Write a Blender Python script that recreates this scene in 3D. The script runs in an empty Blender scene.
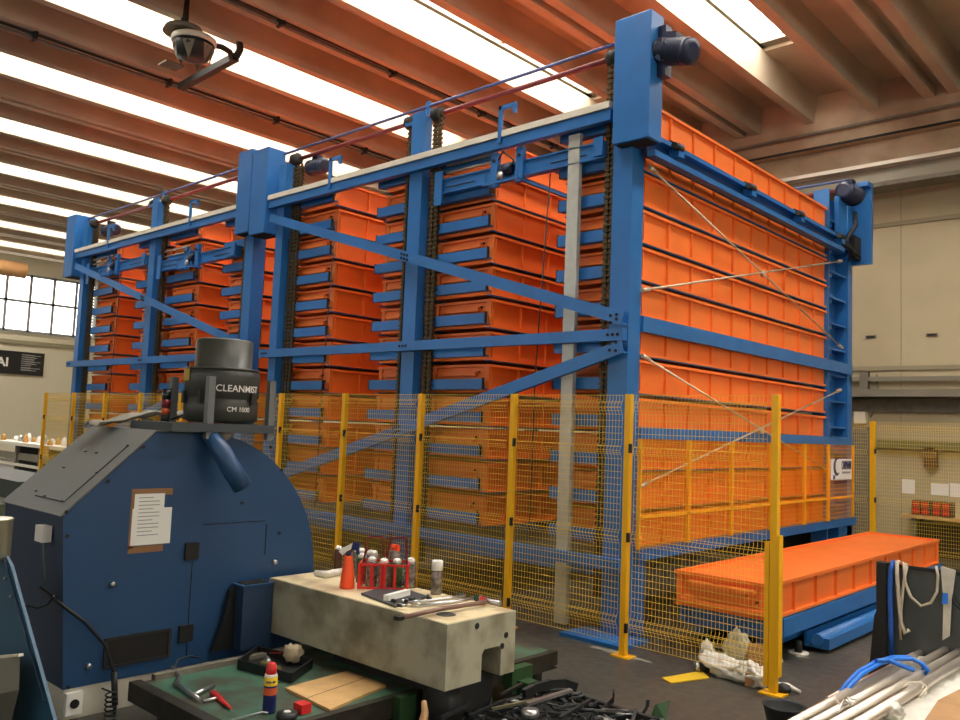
import bpy, bmesh, math, random
from mathutils import Vector, Matrix, noise
random.seed(7)
sc = bpy.context.scene
COL = sc.collection
PI = math.pi

# ------------------------------------------------------------------ camera
CF, CYAW, CPIT, CROL = 834.86, 0.742549, 0.080316, 0.039334
CP = Vector((3.82719, -6.00903, 1.69797))
cy, sy, cp_, sp_, cr, sr = math.cos(CYAW), math.sin(CYAW), math.cos(CPIT), math.sin(CPIT), math.cos(CROL), math.sin(CROL)
FW = Vector((-sy*cp_, cy*cp_, sp_)); R0 = Vector((cy, sy, 0)); U0 = R0.cross(FW)
RT = R0*cr + U0*sr; UP = -R0*sr + U0*cr
cam = bpy.data.cameras.new('camera'); co = bpy.data.objects.new('camera', cam); COL.objects.link(co)
cam.sensor_width = 36; cam.sensor_fit = 'HORIZONTAL'; cam.lens = CF/960*36; cam.clip_end = 200; cam.clip_start = .05
m = Matrix.Identity(4)
for i in range(3): m[i][0] = RT[i]; m[i][1] = UP[i]; m[i][2] = -FW[i]; m[i][3] = CP[i]
co.matrix_world = m
sc.camera = co

def at(u, v, ax, val):
    """world point on the plane ax=val that the photograph shows at u,v"""
    d = FW + RT*((u-480)/CF) - UP*((v-360)/CF)
    i = 'xyz'.index(ax)
    return CP + d*((val-CP[i])/d[i])

# ------------------------------------------------------------------ materials
def lin(c): return tuple(((x/255)/12.92 if x/255 <= .04045 else ((x/255+.055)/1.055)**2.4) for x in c)
MATS = {}
def mat(name, rgb, rough=.5, metal=0, var=.0, scale=4, rgb2=None, bump=0, emit=None, spec=.5, contrast=(.35, .65), bscale=None, alpha=None):
    if name in MATS: return MATS[name]
    m = bpy.data.materials.new(name); m.use_nodes = True; nt = m.node_tree; N = nt.nodes; L = nt.links
    b = N['Principled BSDF']; b.inputs['Roughness'].default_value = rough; b.inputs['Metallic'].default_value = metal
    b.inputs['Specular IOR Level'].default_value = spec
    c = lin(rgb); b.inputs['Base Color'].default_value = (*c, 1)
    if var or rgb2 or bump:
        tc = N.new('ShaderNodeTexCoord'); nz = N.new('ShaderNodeTexNoise'); nz.inputs['Scale'].default_value = scale
        nz.inputs['Detail'].default_value = 6; L.new(tc.outputs['Object'], nz.inputs['Vector'])
        if var or rgb2:
            rp = N.new('ShaderNodeValToRGB'); rp.color_ramp.elements[0].position = contrast[0]; rp.color_ramp.elements[1].position = contrast[1]
            c2 = lin(rgb2) if rgb2 else tuple(x*(1-var) for x in c)
            rp.color_ramp.elements[0].color = (*c2, 1); rp.color_ramp.elements[1].color = (*c, 1)
            L.new(nz.outputs['Fac'], rp.inputs['Fac']); L.new(rp.outputs['Color'], b.inputs['Base Color'])
        if bump:
            nb = nz
            if bscale:
                nb = N.new('ShaderNodeTexNoise'); nb.inputs['Scale'].default_value = bscale; L.new(tc.outputs['Object'], nb.inputs['Vector'])
            bp = N.new('ShaderNodeBump'); bp.inputs['Strength'].default_value = bump; bp.inputs['Distance'].default_value = .01
            L.new(nb.outputs['Fac'], bp.inputs['Height']); L.new(bp.outputs['Normal'], b.inputs['Normal'])
    if emit: b.inputs['Emission Color'].default_value = (*lin(emit[0]), 1); b.inputs['Emission Strength'].default_value = emit[1]
    if alpha is not None:
        b.inputs['Alpha'].default_value = alpha
    MATS[name] = m; return m

BLUE = mat('blue_paint', (38, 108, 176), .38, var=.15, scale=3)
NAVY = mat('motor_navy', (16, 28, 58), .4)
ORANGE = mat('tray_orange', (247, 124, 50), .45, var=.10, scale=2)
YEL = mat('fence_yellow', (236, 176, 12), .45)
WIRE = mat('wire_yellow', (238, 200, 74), .45)
YELP = mat('guard_yellow', (240, 168, 20), .45)
CHAIN = mat('chain_steel', (92, 78, 52), .5, .6, var=.4, scale=60)
CHGAP = mat('chain_shadow', (30, 27, 22), .7)
GALV = mat('galvanised', (190, 192, 185), .4, .3, var=.12, scale=12)
RAILW = mat('rail_white', (214, 208, 192), .45, .1)
DARK = mat('dark_void', (24, 22, 20), .8)
BLACK = mat('black_plastic', (22, 23, 24), .5)
BLK2 = mat('black_rubber', (32, 33, 33), .65)
REDT = mat('red_tube', (122, 44, 50), .4)
VIOT = mat('blue_tube', (78, 96, 150), .4)
STEEL = mat('bright_steel', (190, 190, 190), .28, .9)
ROD = mat('rod_zinc', (205, 190, 165), .35, .5)
MBLUE = mat('machine_blue', (34, 72, 112), .42, var=.16, scale=1.5)
MGREY = mat('machine_grey', (108, 112, 112), .45, var=.08, scale=2)
MTEAL = mat('machine_teal', (40, 84, 112), .45, var=.1, scale=2)
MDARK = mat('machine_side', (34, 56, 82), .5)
CREAM = mat('machine_cream', (172, 169, 146), .5, rgb2=(118, 112, 90), scale=4.5, contrast=(.32, .58), bump=.08, bscale=20)  # stained cream, base darkened to paint in shade on the sides
CREAM_LIT = mat('machine_cream_top', (216, 200, 160), .45, rgb2=(150, 122, 88), scale=3.5, contrast=(.3, .52))  # stained cream again, lighter to paint in light on the top
PLINTH = mat('plinth_cream', (206, 202, 184), .5, var=.15, scale=6)
GREEN = mat('table_green', (70, 112, 92), .4, rgb2=(70, 70, 56), scale=6, contrast=(.38, .6), bump=.1)
GRND = mat('table_edge', (56, 52, 42), .5, .3, var=.5, scale=14)
GRN2 = mat('green_paint', (40, 74, 40), .5, var=.3, scale=12)
PLY = mat('plywood', (214, 172, 112), .6, var=.2, scale=8)
PAPER = mat('white_paper', (228, 228, 222), .8)
INK = mat('print_grey', (150, 150, 152), .8)
TAPE = mat('brown_tape', (140, 100, 64), .5)
CARD = mat('cardboard', (168, 124, 80), .8, var=.15, scale=10)
FILM = mat('white_film', (224, 220, 208), .35, var=.12, scale=14, bump=.6, bscale=30)
RED = mat('red_plastic', (206, 40, 36), .4)
SPRAY = mat('orange_bottle', (246, 84, 34), .4)
WHT = mat('white_plastic', (232, 230, 224), .4)
CAN = mat('can_print', (158, 150, 140), .3, .4, rgb2=(84, 66, 58), scale=30)
CANG = mat('can_green', (70, 120, 60), .35, .2, rgb2=(30, 30, 28), scale=40)
WDB = mat('can_blue', (26, 34, 92), .35)
WDY = mat('can_yellow', (238, 198, 40), .4)
WOOD = mat('timber', (176, 134, 88), .7, var=.25, scale=7)
SBLUE = mat('strap_blue', (30, 110, 205), .5)
CONC = mat('ceiling_concrete', (194, 178, 154), .85, rgb2=(170, 154, 132), scale=.8, bump=.15, bscale=12)
CONC2 = mat('beam_concrete', (190, 172, 144), .85, rgb2=(140, 120, 96), scale=1.0, bump=.15, bscale=10)
WALL = mat('wall_panel', (190, 178, 146), .8, rgb2=(162, 150, 118), scale=.35)
WALLL = mat('wall_panel_pale', (212, 206, 182), .8, var=.06, scale=.4)
JOINT = mat('wall_joint', (146, 138, 112), .8)
TRAYG = mat('cable_tray', (132, 128, 112), .5, .3)
DUSTG = mat('dusty_grey', (120, 114, 100), .7, var=.25, scale=9)
SKYP = mat('skylight_pane', (255, 255, 255), .5, emit=((255, 252, 246), 17.0))
WINP = mat('window_pane', (255, 255, 255), .5, emit=((250, 252, 255), 5.0))
WINFILL = mat('window_pane_bright', (255, 255, 255), .5, emit=((255, 250, 240), 2.6))
FRAME = mat('window_frame', (150, 152, 150), .5)
SKYF = mat('skylight_frame', (120, 114, 98), .6)

def floor_mat():
    m = bpy.data.materials.new('floor_concrete'); m.use_nodes = True; nt = m.node_tree; N = nt.nodes; L = nt.links; b = N['Principled BSDF']
    tc = N.new('ShaderNodeTexCoord'); n1 = N.new('ShaderNodeTexNoise'); n1.inputs['Scale'].default_value = 1.3; n1.inputs['Detail'].default_value = 8
    n2 = N.new('ShaderNodeTexNoise'); n2.inputs['Scale'].default_value = 14; n2.inputs['Detail'].default_value = 4
    for n in (n1, n2): L.new(tc.outputs['Object'], n.inputs['Vector'])
    r = N.new('ShaderNodeValToRGB'); r.color_ramp.elements[0].color = (*lin((54, 52, 47)), 1); r.color_ramp.elements[1].color = (*lin((80, 76, 67)), 1)
    r.color_ramp.elements[0].position = .3; r.color_ramp.elements[1].position = .72
    L.new(n1.outputs['Fac'], r.inputs['Fac']); L.new(r.outputs['Color'], b.inputs['Base Color'])
    r2 = N.new('ShaderNodeMapRange'); r2.inputs['To Min'].default_value = .28; r2.inputs['To Max'].default_value = .6
    L.new(n2.outputs['Fac'], r2.inputs['Value']); L.new(r2.outputs['Result'], b.inputs['Roughness'])
    return m
FLOOR = floor_mat()

# ------------------------------------------------------------------ mesh builder
class MB:
    def __init__(s): s.bm = bmesh.new(); s.mats = []
    def mi(s, m):
        if m not in s.mats: s.mats.append(m)
        return s.mats.index(m)
    def quadbox(s, P, m):
        v = [s.bm.verts.new(p) for p in P]; k = s.mi(m)
        for f in ((0, 3, 2, 1), (4, 5, 6, 7), (0, 1, 5, 4), (1, 2, 6, 5), (2, 3, 7, 6), (3, 0, 4, 7)):
            s.bm.faces.new([v[i] for i in f]).material_index = k
        return s
    def box(s, x0, x1, y0, y1, z0, z1, m):
        x0, x1 = sorted((x0, x1)); y0, y1 = sorted((y0, y1)); z0, z1 = sorted((z0, z1))
        return s.quadbox([(x0, y0, z0), (x1, y0, z0), (x1, y1, z0), (x0, y1, z0), (x0, y0, z1), (x1, y0, z1), (x1, y1, z1), (x0, y1, z1)], m)
    def obox(s, c, ax, ay, az, m):
        """oriented box: centre and three half-extent vectors"""
        c, ax, ay, az = map(Vector, (c, ax, ay, az))
        return s.quadbox([c-ax-ay-az, c+ax-ay-az, c+ax+ay-az, c-ax+ay-az, c-ax-ay+az, c+ax-ay+az, c+ax+ay+az, c-ax+ay+az], m)
    def bar(s, p, q, w, h, m, up=(0, 0, 1)):
        p, q = Vector(p), Vector(q); d = q-p; l = d.length; d.normalize(); up = Vector(up)
        side = d.cross(up)
        if side.length < 1e-5: side = d.cross(Vector((1, 0, 0)))
        side.normalize(); u = side.cross(d)
        return s.obox((p+q)/2, d*l/2, side*w/2, u*h/2, m)
    def tube(s, pts, r, m, n=8, cap=True, radii=None, smooth=True):
        pts = [Vector(p) for p in pts]; k = s.mi(m); rings = []
        prev = None
        for i, p in enumerate(pts):
            d = (pts[min(i+1, len(pts)-1)]-pts[max(i-1, 0)]).normalized()
            a = prev if prev else (Vector((0, 0, 1)) if abs(d.z) < .9 else Vector((1, 0, 0)))
            sx = d.cross(a).normalized(); sy_ = sx.cross(d).normalized(); prev = sy_
            rr = radii[i] if radii else r
            rings.append([s.bm.verts.new(p+sx*math.cos(2*PI*j/n)*rr+sy_*math.sin(2*PI*j/n)*rr) for j in range(n)])
        for a, b in zip(rings, rings[1:]):
            for j in range(n):
                f = s.bm.faces.new([a[j], a[(j+1) % n], b[(j+1) % n], b[j]]); f.material_index = k; f.smooth = smooth
        if cap:
            s.bm.faces.new(rings[0][::-1]).material_index = k; s.bm.faces.new(rings[-1]).material_index = k
        return s
    def cyl(s, p, q, r, m, n=16, r2=None): return s.tube([p, q], r, m, n, radii=[r, r if r2 is None else r2])
    def lathe(s, base, prof, m, n=20, axis=(0, 0, 1), mats=None):
        ax = Vector(axis).normalized(); a = Vector((1, 0, 0)) if abs(ax.x) < .9 else Vector((0, 1, 0))
        e1 = ax.cross(a).normalized(); e2 = ax.cross(e1); base = Vector(base); rings = []
        for (r, h) in prof:
            rings.append([s.bm.verts.new(base+ax*h+(e1*math.cos(2*PI*j/n)+e2*math.sin(2*PI*j/n))*max(r, .0004)) for j in range(n)])
        for i, (A, B) in enumerate(zip(rings, rings[1:])):
            k = s.mi(mats[i] if mats else m)
            for j in range(n):
                f = s.bm.faces.new([A[j], A[(j+1) % n], B[(j+1) % n], B[j]]); f.material_index = k; f.smooth = True
        s.bm.faces.new(rings[0][::-1]).material_index = s.mi(mats[0] if mats else m)
        s.bm.faces.new(rings[-1]).material_index = s.mi(mats[-1] if mats else m)
        return s
    def prism(s, poly, off, m, m2=None):
        """polygon (3-D points) extruded by vector off"""
        off = Vector(off); A = [s.bm.verts.new(Vector(p)) for p in poly]; B = [s.bm.verts.new(Vector(p)+off) for p in poly]
        k = s.mi(m); k2 = s.mi(m2 or m); n = len(poly)
        s.bm.faces.new(A).material_index = k; s.bm.faces.new(B[::-1]).material_index = k
        for i in range(n): s.bm.faces.new([A[i], B[i], B[(i+1) % n], A[(i+1) % n]]).material_index = k2
        return s
    def blob(s, c, rx, ry, rz, m, amp=.25, sub=3, freq=3, seed=0, floor=None):
        r = bmesh.ops.create_icosphere(s.bm, subdivisions=sub, radius=1); k = s.mi(m); c = Vector(c)
        for v in r['verts']:
            d = v.co.copy(); n_ = 1+amp*noise.noise(d*freq+Vector((seed, seed*1.7, 0)))+amp*.6*abs(noise.noise(d*freq*2.3+Vector((seed, 5, 1))))
            v.co = c+Vector((d.x*rx, d.y*ry, d.z*rz))*n_
            if floor is not None and v.co.z < floor: v.co.z = floor
        for f in {f for v in r['verts'] for f in v.link_faces}: f.material_index = k; f.smooth = True
        return s
    def build(s, name, parent=None, bevel=0, origin=None):
        bmesh.ops.recalc_face_normals(s.bm, faces=s.bm.faces)
        me = bpy.data.meshes.new(name); 
        if origin is not None:
            o_ = Vector(origin)
            for v in s.bm.verts: v.co -= o_
        s.bm.to_mesh(me); s.bm.free()
        for m in s.mats: me.materials.append(m)
        o = bpy.data.objects.new(name, me); COL.objects.link(o)
        if origin is not None: o.location = origin
        if parent: o.parent = parent; o.location = Vector(o.location)-Vector(parent.get('_o', (0, 0, 0)))
        if bevel:
            b = o.modifiers.new('bevel', 'BEVEL'); b.width = bevel; b.segments = 2; b.limit_method = 'ANGLE'
        return o

def tag(o, label, cat, group=None):
    o['label'] = label; o['category'] = cat
    if group: o['group'] = group
    return o
def thing(name, label, cat, group=None, loc=(0, 0, 0)):
    o = bpy.data.objects.new(name, None); COL.objects.link(o); o.location = loc; o['_o'] = tuple(loc)
    return tag(o, label, cat, group)
def struct(o): o['kind'] = 'structure'; return o

def text(s, size, origin, right, up, m, name, parent, extrude=.002, bold=0, shear=0, align='LEFT'):
    c = bpy.data.curves.new('t', 'FONT'); c.body = s; c.size = size; c.extrude = extrude; c.offset = bold; c.shear = shear; c.align_x = align
    t = bpy.data.objects.new('t', c); COL.objects.link(t)
    bpy.context.view_layer.update()
    me = bpy.data.meshes.new_from_object(t.evaluated_get(bpy.context.evaluated_depsgraph_get()))
    COL.objects.unlink(t); bpy.data.objects.remove(t)
    r = Vector(right).normalized(); u = Vector(up).normalized(); n = r.cross(u)
    M = Matrix(((r.x, u.x, n.x), (r.y, u.y, n.y), (r.z, u.z, n.z)))
    for v in me.vertices: v.co = M @ v.co + Vector(origin)
    me.materials.clear(); me.materials.append(m)
    o = bpy.data.objects.new(name, me); COL.objects.link(o)
    if parent: o.parent = parent; o.location = -Vector(parent.get('_o', (0, 0, 0)))
    return o

# ================================================================== SETTING
XL, XR, YN, YF = -28.0, 13.0, -16.0, 8.3
struct(MB().box(XL-.3, XR+.3, YN-.3, YF+.3, -.2, 0, FLOOR).build('floor'))
w = MB().box(XL-.3, XR+.3, YF, YF+.3, 0, 8, WALL)
for x in [v_*2.4-.19 for v_ in range(-11, 6)]: w.box(x-.006, x+.006, YF-.004, YF, 0, 6, JOINT)
for z in (5.25, 2.9): w.box(XL, XR, YF-.03, YF, z-.035, z+.035, JOINT)
for p in ((871, 337), (932, 335)):
    q = at(*p, 'y', YF); w.box(q.x-.08, q.x+.08, YF-.02, YF, q.z-.025, q.z+.025, DUSTG); w.box(q.x-.06, q.x+.06, YF-.022, YF-.019, q.z-.015, q.z+.015, DARK)
struct(w.build('wall_right'))
struct(MB().box(XL-.3, XL, YN, YF, 0, 8, WALLL).box(XL, XL+.06, YN, YF, 3.98, 4.12, JOINT).build('wall_left'))
struct(MB().box(XR, XR+.3, YN, YF, 0, 8, WALL).build('wall_near'))
struct(MB().box(XL-.3, XR+.3, YN-.3, YN, 0, 8, WALL).build('wall_rear'))

# concrete roof: twin-rib beams along Y, glazed bay in every unit
UN = 3.08; units = [0.56+UN*k for k in range(-9, 5)]
cl = MB(); YB = 7.7; ti = 0; YS = -3.6
ZS = 7.5
for g in units:
    gh = .10 if g > 0 and g < 1 else .06
    # units: slab | rib | gap | rib | slab | rib | glazed bay | rib
    cl.box(g-.11, g+.11, YN, YB, 7.18, ZS, CONC)
    cl.box(g+.11, g+1.0, YN, YF, 7.45, 7.6, CONC)
    cl.box(g-.95, g-.11, YN, YF, 7.45, 7.6, CONC)
    cl.box(g-2.08, g-.95, 5.6, YF, 7.45, 7.6, CONC)
    r = MB()
    for x0, s in ((g+gh, 1), (g-gh, -1), (g-.92, -1), (g+1.0, 1)):
        # tapered rib
        r.prism([(x0, YN, 7.0), (x0+.15*s, YN, 7.0), (x0+.20*s, YN, 7.46), (x0-.02*s, YN, 7.46)], (0, YB-YN, 0), CONC)
    ti += 1; struct(r.build('trim_%d' % ti))
    cl.box(g-2.08, g-.95, YN, YS, 7.45, 7.6, CONC)  # unseen slab closing the bay, added to dim the foreground
    s_ = MB().box(g-2.05, g-.98, YS, 5.6, 7.60, 7.62, SKYP); wn = struct(s_.build('window_%d' % ti))
    fr = MB()
    fr.box(g-2.06, g-1.86, YS, 5.6, 7.5, 7.59, SKYF).box(g-1.03, g-.97, YS, 5.6, 7.5, 7.6, SKYF).box(g-2.05, g-.98, 5.42, 5.59, 7.5, 7.59, SKYF)
    for yy in [5.54-2.4*k for k in range(4)]: fr.box(g-2.05, g-.98, yy, yy+.05, 7.55, 7.6, SKYF)
    fr.build('window_frame', wn)
struct(cl.build('ceiling'))
# end girder, crane runway along the right wall
b = MB().box(XL, XR, 7.7, YF, 6.79, 7.5, CONC2).box(XL, XR, 7.78, YF, 6.56, 6.79, CONC2).box(XL, XR, 7.95, YF, 6.05, 6.56, CONC2)
b.box(XL, XR, 7.66, 7.7, 6.79, 6.83, DUSTG).box(XL, XR, 7.74, 7.78, 6.57, 6.60, CHGAP)
struct(b.build('trim_%d' % (ti+1)))
b = MB().box(XL, XR, 7.45, 7.95, 6.0, 6.06, RAILW).box(XL, XR, 7.62, 7.72, 5.78, 6.0, TRAYG).box(XL, XR, 7.5, 7.9, 5.68, 5.74, DUSTG)
struct(b.build('trim_%d' % (ti+2)))
# conduits in the rib gaps
for i, (x, z) in enumerate(((-8.68, 6.93), (-5.6, 6.98))):
    c = MB().tube([(x, YN+.2, z), (x, 7.6, z)], .025, DUSTG, 6).tube([(x+.09, YN+.2, z+.02), (x+.09, 7.6, z+.02)], .018, CHGAP, 6)
    for yy in range(-14, 8, 2): c.box(x-.04, x+.12, yy, yy+.04, z-.04, 7.05, CHGAP)
    struct(c.build('trim_%d' % (ti+3+i)))
ti += 9
# left wall windows
wi = ti
for k in range(3):
    y0 = -3.0-.36+k*3.93-1.23
    y1 = y0+3.8
    pw = MB().box(XL, XL+.02, y0, y1, 4.47, 6.43, WINP); wi += 1; wn = struct(pw.build('window_%d' % wi))
    fr = MB()
    for j in range(6): yy = y0+j*(3.93/5)-.03; fr.box(XL+.02, XL+.08, yy-.02, yy+.07, 4.42, 6.48, FRAME)
    for z in (4.44, 5.5, 6.44): fr.box(XL+.02, XL+.08, y0, y1, z-.045, z+.045, FRAME)
    fr.build('window_frame', wn)
# unseen glowing bands added behind the camera to light ceiling and rack fronts
for k in range(6):
    x0 = -24+k*6
    wi += 1; wn = struct(MB().box(x0, x0+5.2, YN, YN+.02, 3.4, 6.4, WINFILL).build('window_%d' % (wi+1)))
    fr = MB()
    for j in range(7): fr.box(x0+j*.8667-.03, x0+j*.8667+.03, YN+.02, YN+.08, 3.35, 6.45, FRAME)
    fr.box(x0, x0+5.2, YN+.02, YN+.08, 3.35, 3.42, FRAME).box(x0, x0+5.2, YN+.02, YN+.08, 4.86, 4.94, FRAME).box(x0, x0+5.2, YN+.02, YN+.08, 6.38, 6.45, FRAME).build('window_frame', wn)
for k in range(3):
    y0 = -14+k*6.5
    wi += 1; wn = struct(MB().box(XR-.02, XR, y0, y0+5.2, 3.4, 6.4, WINFILL).build('window_%d' % (wi+1)))  # more added fill bands, on the unseen near wall
    fr = MB()
    for j in range(7): fr.box(XR-.08, XR-.02, y0+j*.8667-.03, y0+j*.8667+.03, 3.35, 6.45, FRAME)
    fr.build('window_frame', wn)
# sign on the left wall
p0, p1 = at(43, 353, 'x', XL+.05), at(43, 376, 'x', XL+.05)
sg = tag(MB().box(XL, XL+.05, p1.y-4.2, p1.y, p1.z, p0.z-.02, BLACK).build('wall_sign'), 'long black sign with white lettering high on the far left wall', 'sign')
text('AI', .42, (XL+.055, 3.93, 3.18), (0, 1, 0), (0, 0, 1), WHT, 'lettering', sg, bold=.012)
r = MB()
for i in range(8):
    r.box(XL+.05, XL+.06, 4.72, 5.15-(.1 if i > 4 else 0), 3.63-i*.075, 3.60-i*.075, INK)
    if i not in (5,): r.box(XL+.05, XL+.06, 4.72 if i > 5 else 4.85, 5.35-(i % 3)*.12, 3.61-i*.075, 3.585-i*.075, INK)
r.build('small_print', sg)
# heater duct at the far left
q = at(6, 268, 'x', -24)
tag(MB().cyl((-24, q.y-2.5, q.z), (-24, q.y+.55, q.z), .24, mat('duct_tan', (196, 148, 96), .6), 20).box(-24.01, -23.99, q.y-.3, q.y-.28, q.z+.2, 7.44, CHGAP).box(-24.01, -23.99, q.y-2.1, q.y-2.08, q.z+.2, 7.44, CHGAP).build('air_duct'), 'tan round air duct hanging under the far roof by the windows', 'duct')

# ================================================================== TRAYS
TW, TL = .80, 4.46
RIM, PITCH = .165, .331
def tray_mesh_parts(Wd=TW, L=TL, H=.285):
    """body origin at rim height, front-left corner x=0,y=0; rim top z=0"""
    b = MB(); t = .012
    b.box(t, Wd-t, t, L-t, -H, -H+.012, ORANGE)
    b.box(.022, .034, .02, L-.02, -H, -.02, ORANGE); b.box(Wd-.034, Wd-.022, .02, L-.02, -H, -.02, ORANGE)
    b.box(.034, Wd-.034, .02, .032, -H, -.02, ORANGE); b.box(.034, Wd-.034, L-.032, L-.02, -H, -.02, ORANGE)
    # side ribs
    n = 10
    for k in range(n+1):
        y = .03+k*(L-.08)/n
        for x0, x1 in ((-.004, .022), (Wd-.022, Wd+.004)): b.box(x0, x1, y, y+.014, -H, -.03, ORANGE)
    for x0, x1 in ((-.006, .022), (Wd-.022, Wd+.006)): b.box(x0, x1, 0, L, -H-.004, -H+.018, ORANGE)
    # front pressed field: frame of folded metal
    for y0, y1 in ((-.004, .02), (L-.02, L+.004)):
        b.box(0, .05, y0, y1, -H, -.025, ORANGE); b.box(Wd-.07, Wd, y0, y1, -H, -.025, ORANGE)
        b.box(.05, Wd-.07, y0, y1, -H, -H+.03, ORANGE)
    rim = MB()
    rim.box(-.012, .02, -.012, L+.012, -.026, 0, ORANGE).box(Wd-.02, Wd+.012, -.012, L+.012, -.026, 0, ORANGE)
    rim.box(.02, Wd-.02, -.012, .02, -.026, 0, ORANGE).box(.02, Wd-.02, L-.02, L+.012, -.026, 0, ORANGE)
    h = MB()
    h.box(.10, Wd-.16, -.034, .02, -.090, -.074, ORANGE).box(.10, Wd-.16, -.034, -.022, -.118, -.090, ORANGE)
    for x in (.10, Wd-.17): h.box(x, x+.012, -.034, .02, -.115, -.078, ORANGE)
    hole = MB()
    hole.cyl((Wd-.14, -.006, -.075), (Wd-.14, .008, -.075), .011, DARK, 10).cyl((Wd-.09, -.008, -.15), (Wd-.09, .008, -.15), .011, DARK, 10)
    return b, rim, h, hole
pb, pr, ph, phole = tray_mesh_parts()
proto = thing('storage_tray', 'x', 'tray')
parts = [pb.build('tray_body', proto), pr.build('rim', proto), ph.build('pull_bar', proto), phole.build('pin_hole', proto)]
ORD = ['lowest', 'second from the bottom', 'third from the bottom', 'fourth from the bottom', 'fifth from the bottom', 'sixth from the bottom',
       'seventh from the bottom', 'sixth from the top', 'fifth from the top', 'fourth from the top', 'third from the top', 'second from the top', 'topmost']
rims = [1.01+PITCH*k for k in range(10)]+[4.31, 4.65]
ORD12 = ORD[:6]+['sixth from the top', 'fifth from the top', 'fourth from the top', 'third from the top', 'second from the top', 'topmost']
STACKS = [(-.83, 'near rack, stack at its right end'), (-2.56, 'near rack, stack right of the middle column'), (-3.44, 'near rack, stack left of the middle column'),
          (-5.15, 'near rack, stack at its left end'), (-6.75, 'far rack, stack at its right end'), (-8.42, 'far rack, stack right of the middle column'),
          (-9.40, 'far rack, stack left of the middle column'), (-11.13, 'far rack, stack at its left end')]
first = True
for si, (x0, desc) in enumerate(STACKS):
    for k, z in enumerate(rims):
        if first: o = proto; first = False
        else:
            o = proto.copy(); COL.objects.link(o)
            for p in parts: c = p.copy(); c.parent = o; COL.objects.link(c)
        o.location = (x0, .22, z)
        tag(o, 'orange tray, %s, %s' % (ORD12[k], desc), 'tray', 'trays of the '+desc)

# ================================================================== RACKS
def chain(name, x, y, z0, z1, parent, strands=2, w=.045):
    c = MB(); pit = .05
    for s in range(strands):
        xx = x+s*w*1.15
        c.box(xx+w*.3, xx+w*.7, y+.01, y+.03, z0, z1, CHGAP)
        z = z0
        while z < z1-pit:
            c.box(xx, xx+w, y, y+.04, z+.006, z+pit*.52, CHAIN)
            c.box(xx+w*.15, xx+w*.85, y+.005, y+.035, z+pit*.6, z+pit*.92, CHAIN)
            z += pit
    return c.build(name, parent)
def motor(parent, c, ax, L=.3, r=.105, m=NAVY):
    """gear motor: gear case, finned barrel, fan cover, terminal box"""
    c = Vector(c); ax = Vector(ax).normalized(); b = MB()
    b.lathe(c, [(r*.5, -.02), (r*1.05, 0), (r*1.05, .03), (r*.8, .05), (r*.8, .09)], m, 18, ax)
    for k in range(8): b.lathe(c+ax*(.09+k*(L-.14)/8), [(r*.84, 0), (r, .004), (r, .012), (r*.84, .016)], m, 18, ax)
    b.lathe(c+ax*(L-.06), [(r*.95, 0), (r*1.0, .02), (r*.95, .06), (r*.6, .075)], m, 18, ax)
    g = b.build('gear_motor', parent)
    t = MB(); up = Vector((0, 0, 1))
    t.obox(c+ax*(L*.45)+up*r*1.1, ax*.055, ax.cross(up)*.05, up*.035, m)
    t.build('terminal_box', g)
    f = MB().lathe(c-ax*.02, [(r*.75, -.012), (r*.75, 0)], STEEL, 18, ax); f.build('flange', g)
    return g
def wheel_bracket(parent, p, s=1):
    p = Vector(p); b = MB()
    b.box(p.x-.03, p.x+.07, p.y-.05, p.y+.05, p.z-.08, p.z+.04, BLUE)
    o = b.build('wheel_bracket', parent)
    MB().cyl(p+Vector((.0, -.09, .03)), p+Vector((.0, .09, .03)), .035, BLACK, 14).cyl(p+Vector((.06, -.12, .0)), p+Vector((.06, .02, 0)), .03, CHGAP, 12).cyl(p+Vector((0, -.1, .03)), p+Vector((0, .1, .03)), .012, STEEL, 8).build('wheel', o)
def bolt_rows(pts, m=DARK):
    b = MB()
    for p in pts: b.cyl((p[0], p[1], p[2]), (p[0], p[1]+.012, p[2]), .014, m, 8)
    return b

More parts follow.
